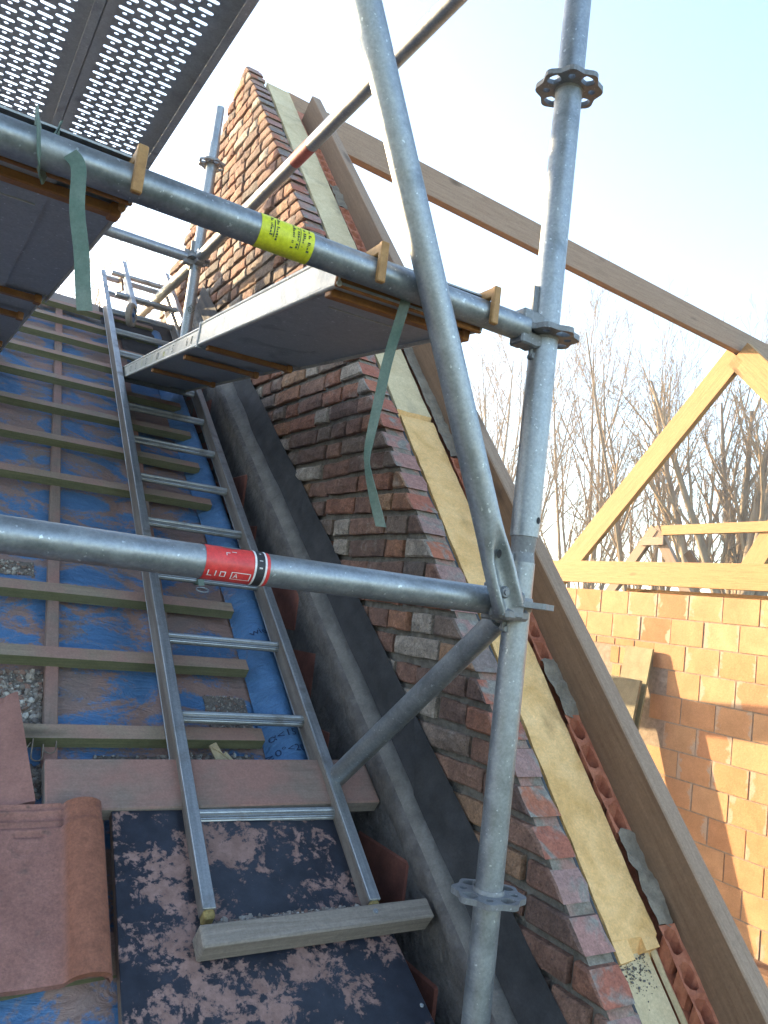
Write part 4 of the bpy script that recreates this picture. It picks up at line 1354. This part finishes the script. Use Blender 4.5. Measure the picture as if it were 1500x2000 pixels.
ribbon('strap_loop', lp, .024, None, None, [rad(80)] * 11, None, st1)
ribbon('webbing_strap', [(.652, 1.10, .530), (.648, 1.10, .500), (.636, 1.11, .41), (.630, 1.115, .335), (.625, 1.12, .262), (.626, 1.12, .225), (.645, 1.12, .175), (.668, 1.12, .124)], .0175, 'green webbing strap twisting down from the middle deck in front of the bricks', 'strap', [0, .1, .2, .3, .7, 1.1, .6, .3], 'green straps hanging from the scaffold')

# ------------------------------------------------------------------ ladder
LO = V((.9196, 1.6064, -.4811)); LYAW = .03876
LD = V((math.cos(SLOPE) * math.sin(LYAW), math.cos(SLOPE) * math.cos(LYAW), math.sin(SLOPE))).normalized()
LX = V((math.cos(LYAW), -math.sin(LYAW), 0)); LN = LX.cross(LD).normalized()
W_ = .318
def lp_(x, t_, h): return LO + LX * (x - 0.0) + LD * t_ + LN * h
lad = thing('ladder', lp_(-W_ / 2, -.22, 0), 'aluminium roof ladder lying up the battens beside the gable', 'ladder')
for (xa, t0, t1) in ((-W_ - .013, -.225, 3.66), (.013, -.235, 3.62)):
    m = MB()
    c = lp_(xa, (t0 + t1) / 2, .002); hl = (t1 - t0) / 2
    m.box(c + LN * .028, LD * hl, LX * .0125, LN * .0035, 0)
    m.box(c - LN * .028, LD * hl, LX * .0125, LN * .0030, 0)
    wx = -.010 if xa < -.1 else -.010
    m.box(c + LX * wx, LD * hl, LX * .0024, LN * .0246, 1)
    m.build('rail', [M['alu'], M['alu_brown']], lad, frame_from(c, LD, LN), .0012)
    m = MB()
    m.box(lp_(xa, t0 - .002, -.001), LD * .014, LX * .0105, LN * .0305)
    m.build('foot', M['yellow_rubber'], lad, None, .004)
for k in range(0, 14):
    a, b_ = lp_(-W_ - .002, .28 * k, 0), lp_(.003, .28 * k, 0)
    m = MB()
    ring_a, ring_b = [], []
    SEG = 36
    for q in range(SEG):
        an = q * math.tau / SEG
        rr3 = .0135 + (.0011 if q % 2 else -.0004)
        off = LD * (math.cos(an) * rr3) + LN * (math.sin(an) * rr3)
        ring_a.append(a + off); ring_b.append(b_ + off)
    m.add(ring_a + ring_b, [(q, (q + 1) % SEG, SEG + (q + 1) % SEG, SEG + q) for q in range(SEG)])
    m.build('rung', M['alu'], lad, frame_from(a, LX, LN))
hook = thing('ladder_roof_hook', lp_(-.14, 3.2, .05), 'short ladder hook section with a blue wheel at the ridge', 'ladder hook')
for xa, ta, tb in ((-.225, 2.95, 3.72), (.022, 2.95, 3.74)):
    c = lp_(xa, (ta + tb) / 2, .075)
    m = MB(); m.box(c, LD * ((tb - ta) / 2), LX * .012, LN * .024); m.build('rail', M['alu'], hook, frame_from(c, LD, LN), .002)
    m = MB()
    P = [lp_(xa - .014, tb - .02, .06), lp_(xa - .014, tb - .30, .02), lp_(xa - .014, tb - .02, -.10)]
    m.prism(P, LX * .012); m.build('bracket', M['rafter'], hook, None, .002)
for t_ in (3.52, 3.16):
    m = MB(); m.tube(lp_(-.30, t_, .07), lp_(.02, t_, .07), .014, 20); m.build('rung', M['alu'], hook)
wh = V(lp_(-.245, 2.87, .075))
ax = (LX * .80 + LN * .25 - LD * .3).normalized()
m = MB()
for (r0, r1, t_) in ((.038, .060, .014),):
    e1 = ax.orthogonal().normalized(); e2 = ax.cross(e1)
    n = 36
    prof = [(r0, -t_), (r1 - .006, -t_), (r1, -t_ * .5), (r1, t_ * .5), (r1 - .006, t_), (r0, t_)]
    rings = [[wh + ax * h + (e1 * math.cos(q * math.tau / n) + e2 * math.sin(q * math.tau / n)) * r for q in range(n)] for r, h in prof]
    for i in range(len(rings)):
        j = (i + 1) % len(rings)
        m.add(rings[i] + rings[j], [(q, (q + 1) % n, n + (q + 1) % n, n + q) for q in range(n)], 0, True)
whl = m.build('wheel', M['rubber'], hook)
m = MB(); m.tube(wh - ax * .009, wh + ax * .009, .039, 28); m.tube(wh - ax * .018, wh + ax * .018, .010, 16); m.build('hub', M['hub'], whl)
# green buckle with ring hung on a rung
bk = thing('strap_buckle', lp_(-.185, .84, 0), 'small green strap buckle with a steel ring on a ladder rung', 'buckle')
c = lp_(-.185, .84, 0)
pts = [c + LD * (math.cos(an) * .0165) + LN * (math.sin(an) * .0165) for an in [i * math.tau / 16 for i in range(17)]]
ribbon('webbing', pts, .022, None, None, None, None, bk)
ribbon('webbing', [c + LN * .016 - LD * .004, c + LN * .014 - LD * .022, c + LN * .008 - LD * .045], .017, None, None, None, None, bk)
m = MB()
cc = c + LN * .008 - LD * .062
m.path([cc + LX * (math.cos(an) * .018) + LD * (math.sin(an) * .011) for an in [i * math.tau / 20 for i in range(21)]], .0024, 8, False)
m.build('ring', M['galv'], bk)

# ------------------------------------------------------------------ planks, panel and small things on the roof
tag(beam('timber_plank', rp(.312, .094, .022), rp(1.052, .082, .036), .128, .036, RN, [M['dusty_wood'], M['grey_wood']], None, .003, [1, 1, 1, 1, 1, 0]), 'wide dusty plank laid across the battens under the ladder', 'plank')
m = MB()
P = [rp(.437, .075, .016), rp(.930, .088, .016), rp(.978, -.46, .016), rp(.985, -.78, .016), rp(.395, -.78, .016)]
fr = RFRAME
m.prism(P, RN * .020, 0, [1, 1, 1, 1, 1, 1, 0])
pan = tag(m.build('formwork_panel', [M['film_ply'], M['ply_edge']], None, fr, .0012), 'black film-faced panel patched with pink dust at the ladder foot', 'panel')
for (x, v) in ((.675, .062), (.677, .040), (.880, .068), (.882, .052), (.965, -.43)):
    m = MB(); m.path([rp(x, v, .035), rp(x, v, .0372), rp(x, v, .0376)], [.0045, .0040, .002], 12)
    m.build('screw', M['galv'], pan)
ft = beam('foot_rail', rp(.548, -.275, .062), rp(1.036, -.272, .066), .042, .046, RN, [M['grey_wood']], None, .003)
tag(ft, 'grey square batten screwed to the black panel below the ladder feet', 'batten')
m = MB(); m.path([rp(.905, -.268, .087), rp(.905, -.268, .0895)], [.006, .005], 12); m.build('screw', M['galv'], ft)
# rubble
def mound(cx, cv, sx, sv, h, hpk):
    m = MB()
    def fn(a, b):
        u_, w_ = (a - .5) * 2, (b - .5) * 2
        x, v = cx + u_ * sx * 2.0, cv + w_ * sv * 1.9
        g = max(0, 1 - u_ * u_) * max(0, 1 - w_ * w_)
        base = h + (sag(x, v) if h == 0 else 0)
        return rp(x, v, base - .0015 + g * hpk * (.75 + .6 * noise.noise(V((x * 30, v * 30, 4)))) + .0025 * noise.noise(V((x * 90, v * 90, 8))) * (g > .05))
    m.grid(36, 26, fn)
    return m
def pile(name, cx, cv, sx, sv, n, smax, label, h=.0, hpk=.012, smin=.0018):
    pts = []
    for _ in range(n):
        x, v = RND.gauss(cx, sx), RND.gauss(cv, sv)
        x = max(cx - 2 * sx, min(cx + 2 * sx, x)); v = max(cv - 1.9 * sv, min(cv + 1.9 * sv, v))
        g = math.exp(-((x - cx) / sx) ** 2 / 2 - ((v - cv) / sv) ** 2 / 2)
        pts.append(rp(x, v, h + sag(x, v) * (h == 0) + hpk * g * RND.random() + .002))
    if hpk > .005:
        mo = mound(cx, cv, sx, sv, h, hpk * .8).build('mound', M['grit'], None)
        o = rubble_pile(name, pts, label, 'rubble', 'rubble caught on the stripped roof', smin, smax, M['rubble'], RN)
        WM[o.name] = o.matrix_local.copy()
        mo.parent = o; mo.matrix_local = o.matrix_local.inverted() @ mo.matrix_local
        return o
    return rubble_pile(name, pts, label, 'rubble', 'rubble caught on the stripped roof', smin, smax, M['rubble'], RN)
pile('rubble', .25, .395, .05, .055, 2600, .012, 'heap of grey rubble caught between two battens at the left edge', 0, .022)
pile('rubble', .63, .205, .095, .022, 1700, .010, 'grey rubble lodged above the wide plank behind the ladder', 0, .016)
pile('rubble', .785, .36, .030, .045, 800, .008, 'sandy grit heap beside the blue underlay roll', 0, .014)
pile('rubble', .33, .175, .045, .020, 700, .012, 'dark rubble in the corner beside the broken tile', 0, .014)
pile('rubble', .765, -.238, .085, .008, 1500, .007, 'crumbs and dust heaped on the panel behind the foot rail', .036, .012)
pile('rubble', .22, .92, .05, .016, 500, .008, 'thin line of grit on a batten at the left edge, highest of the rubble', 0, .012)
def stone(name, c, s_, mat, label, cat, seed, fr=None):
    r = random.Random(seed)
    bm = bmesh.new(); bmesh.ops.create_icosphere(bm, subdivisions=2, radius=1)
    rot = Matrix.Rotation(r.uniform(0, 6), 3, 'Z')
    m = MB()
    vs = []
    for v_ in bm.verts:
        p_ = v_.co * (1 + .35 * noise.noise(v_.co * 1.6 + V((seed, 0, 0))))
        p_ = V((round(p_.x * 2.2) / 2.2 * .5 + p_.x * .5, round(p_.y * 2.2) / 2.2 * .5 + p_.y * .5, p_.z))
        p_ = rot @ p_ if fr is None else p_
        vs.append(V(c) + RX * p_.x * s_[0] + RV * p_.y * s_[1] + RN * p_.z * s_[2])
    m.add(vs, [tuple(x.index for x in f_.verts) for f_ in bm.faces])
    bm.free()
    return tag(m.build(name, mat, None), label, cat)
stone('broken_stone', rp(.265, .335, -.022), (.020, .010, .009), M['pale_stone'], 'pale broken stone on top of the left rubble heap', 'stone', 3)
stone('brick_fragment', rp(.502, .190, -.028), (.045, .016, .014), M['dusty_wood'], 'pink dusted brick fragment lying above the wide plank', 'brick', 8, 1)
stone('mortar_lump', rp(.345, .82, -.030), (.022, .010, .010), M['coping'], 'grey mortar lump caught under a batten beside the counter batten', 'mortar lump', 5)
m = MB()
P = [rp(.700, .155, .0), rp(.765, .155, -.01), rp(.722, .210, .004), rp(.712, .200, .006), rp(.700, .232, .01), rp(.683, .225, .006)]
m.prism(P, RN * .003); tag(m.build('cardboard_scrap', M['card'], None), 'torn tan cardboard scrap stuck above the wide plank', 'cardboard')
def wire(name, pts, label, cat='wire', r=.0016):
    P = [V(p_) for p_ in pts]
    m = MB()
    m.path(P, r, 8)
    return tag(m.build(name, M['wire'], None), label, cat, 'wire tile clips')
def arc(cx, cv, r, a0, a1, h, n=8): return [rp(cx + math.cos(a0 + (a1 - a0) * i / n) * r, cv + math.sin(a0 + (a1 - a0) * i / n) * r, h) for i in range(n + 1)]
wire('wire_clip', [rp(.345, .075, .036), rp(.352, .055, .040), rp(.356, .035, .048)] + [rp(.360, .010, .046)] + arc(.372, .008, .010, math.pi, math.tau, .047) + [rp(.384, .028, .062), rp(.387, .036, .064)], 'bent wire clip hooked on the head of the whole tile')
wire('wire_clip', [rp(.300, .245, .002)] + [rp(.298, .215, -.01)] + arc(.309, .208, .011, math.pi, math.tau, -.012) + [rp(.321, .235, -.004)] + arc(.335, .228, .012, math.pi, math.tau, -.010) + [rp(.348, .245, -.004)], 'double looped wire clip lying under the lowest batten')
wire('wire_clip', [rp(.238, .247, .004), rp(.255, .238, .0), rp(.275, .232, -.006), rp(.290, .230, -.008), rp(.296, .240, -.004)], 'nearly straight wire end poking out above the broken tile')
fr = RFRAME @ Matrix.Translation((0.080, 0.032, 0.012)) @ Matrix.Rotation(rad(6), 4, 'X') @ Matrix.Rotation(rad(8), 4, 'Z')
t2 = make_tile('broken_roof_tile', fr, None, .218, True)
t2.data.materials[0] = M['tile_dusty'].m
tag(t2, 'broken roof tile lying at the left edge above the whole tile', 'roof tile')

# ------------------------------------------------------------------ trees
def tree(loc, h, seed, label, stems=6, spread=.34, trunk_h=.16, r0=.20):
    r = random.Random(seed)
    loc = V(loc)
    root = thing('bare_tree', loc, label, 'tree', 'bare trees behind the houses')
    tk, cr = MB(), MB()
    top = loc + V((r.uniform(-.2, .2), r.uniform(-.2, .2), h * trunk_h))
    tk.path([loc, loc + (top - loc) * .5 + V((r.uniform(-.1, .1), 0, 0)), top], [r0 * 1.15, r0, r0 * .9], 9, False)
    def limb(m, p, d, L, rr, depth):
        n = 5 if depth == 0 else 4 if depth == 1 else 3
        pts, rs = [p], [rr]
        q = V(p); dd = V(d)
        for i in range(n):
            dd = (dd + V((r.uniform(-.10, .10), r.uniform(-.10, .10), .07 if depth < 2 else .03))).normalized()
            q = q + dd * (L / n)
            pts.append(q.copy()); rs.append(max(.0068, rr * (1 - .80 * (i + 1) / n)))
        m.path(pts, rs, 7 if depth == 0 else 5 if depth == 1 else 3, False)
        if depth >= 4:
            return
        cnt = (10, 7, 5, 2)[depth]
        for i in range(cnt):
            t_ = (.18 if depth == 0 else .2) + (.80 if depth == 0 else .76) * (i + r.random()) / cnt
            k = min(int(t_ * n), n - 1)
            pp = pts[k].lerp(pts[k + 1], t_ * n - k)
            ax_ = (pts[k + 1] - pts[k]).normalized()
            side = ax_.orthogonal().normalized(); side.rotate(Matrix.Rotation(r.uniform(0, math.tau), 3, ax_))
            ang = r.uniform(.30, .62)
            nd_ = (ax_ * math.cos(ang) + side * math.sin(ang)).normalized()
            rb_ = rs[k] * (.52 if depth == 0 else .55)
            limb(cr, pp, nd_, L * r.uniform(.30, .46) * (1.1 - .45 * t_), max(.0068, rb_), depth + 1)
    for s_ in range(stems):
        an = s_ * math.tau / stems + r.uniform(-.4, .4)
        sp_ = spread * r.uniform(.35, 1.15) if s_ else .05
        limb(tk, loc + (top - loc) * r.uniform(.75, 1.0), V((math.cos(an) * sp_, math.sin(an) * sp_, 1)).normalized(), h * (1 - trunk_h) * r.uniform(.82, 1.0), r0 * r.uniform(.5, .72), 0)
    tk.build('trunk', M['bark'], root); cr.build('crown', M['twig'], root)
tree((28.3, 33.4, -6), 21.5, 1, 'slim pale bare tree left of the near standard, rightmost of the gable side', 5, .22, .14, .20)
tree((28.0, 27.4, -6), 20.5, 2, 'fan-shaped bare tree just right of the near standard', 6, .30, .14, .21)
tree((27.5, 22.6, -6), 19.5, 3, 'bare tree with forked stems behind the sloping pine truss rafter', 6, .30, .12, .22)
tree((25.4, 17.6, -6), 17.2, 4, 'thick many-stemmed bare tree rising behind the rear roof frame', 7, .34, .34, .42)
tree((29.0, 17.3, -6), 17.2, 5, 'leaning bare tree at the right edge beside the thick many-stemmed one', 6, .36, .14, .26)
tree((9.0, 40.5, -6), 22.5, 6, 'distant bare tree showing between ladder top and far ledger', 6, .26, .14, .2)
tree((5.6, 38.5, -6), 21.5, 7, 'distant bare tree seen left of the ladder top past the hanging strap', 6, .28, .14, .2)
tree((30.5, 38.3, -6), 23.5, 8, 'bare tree seen between the sloping brace and the near standard', 6, .30, .14, .22)

# ------------------------------------------------------------------ added haze, standing in for a lens veil
m = MB()
m.box((0, 0, 5.5), (240, 0, 0), (0, 240, 0), (0, 0, 12.8))
hz = bpy.data.materials.new('haze'); hz.use_nodes = True
hz.node_tree.nodes.clear()
ho = hz.node_tree.nodes.new('ShaderNodeOutputMaterial'); hv = hz.node_tree.nodes.new('ShaderNodeVolumePrincipled')
hv.inputs['Color'].default_value = (.93, .95, 1, 1); hv.inputs['Density'].default_value = 0.0030; hv.inputs['Anisotropy'].default_value = 0.6  # volume added to lift the shadows like veiling glare in the lens
hz.node_tree.links.new(hv.outputs[0], ho.inputs['Volume'])
class _H: pass
hm = _H(); hm.m = hz
tag(m.build('haze', hm, None, Matrix.Identity(4)), 'thin haze added to imitate a lens veil', None, None, 'stuff')
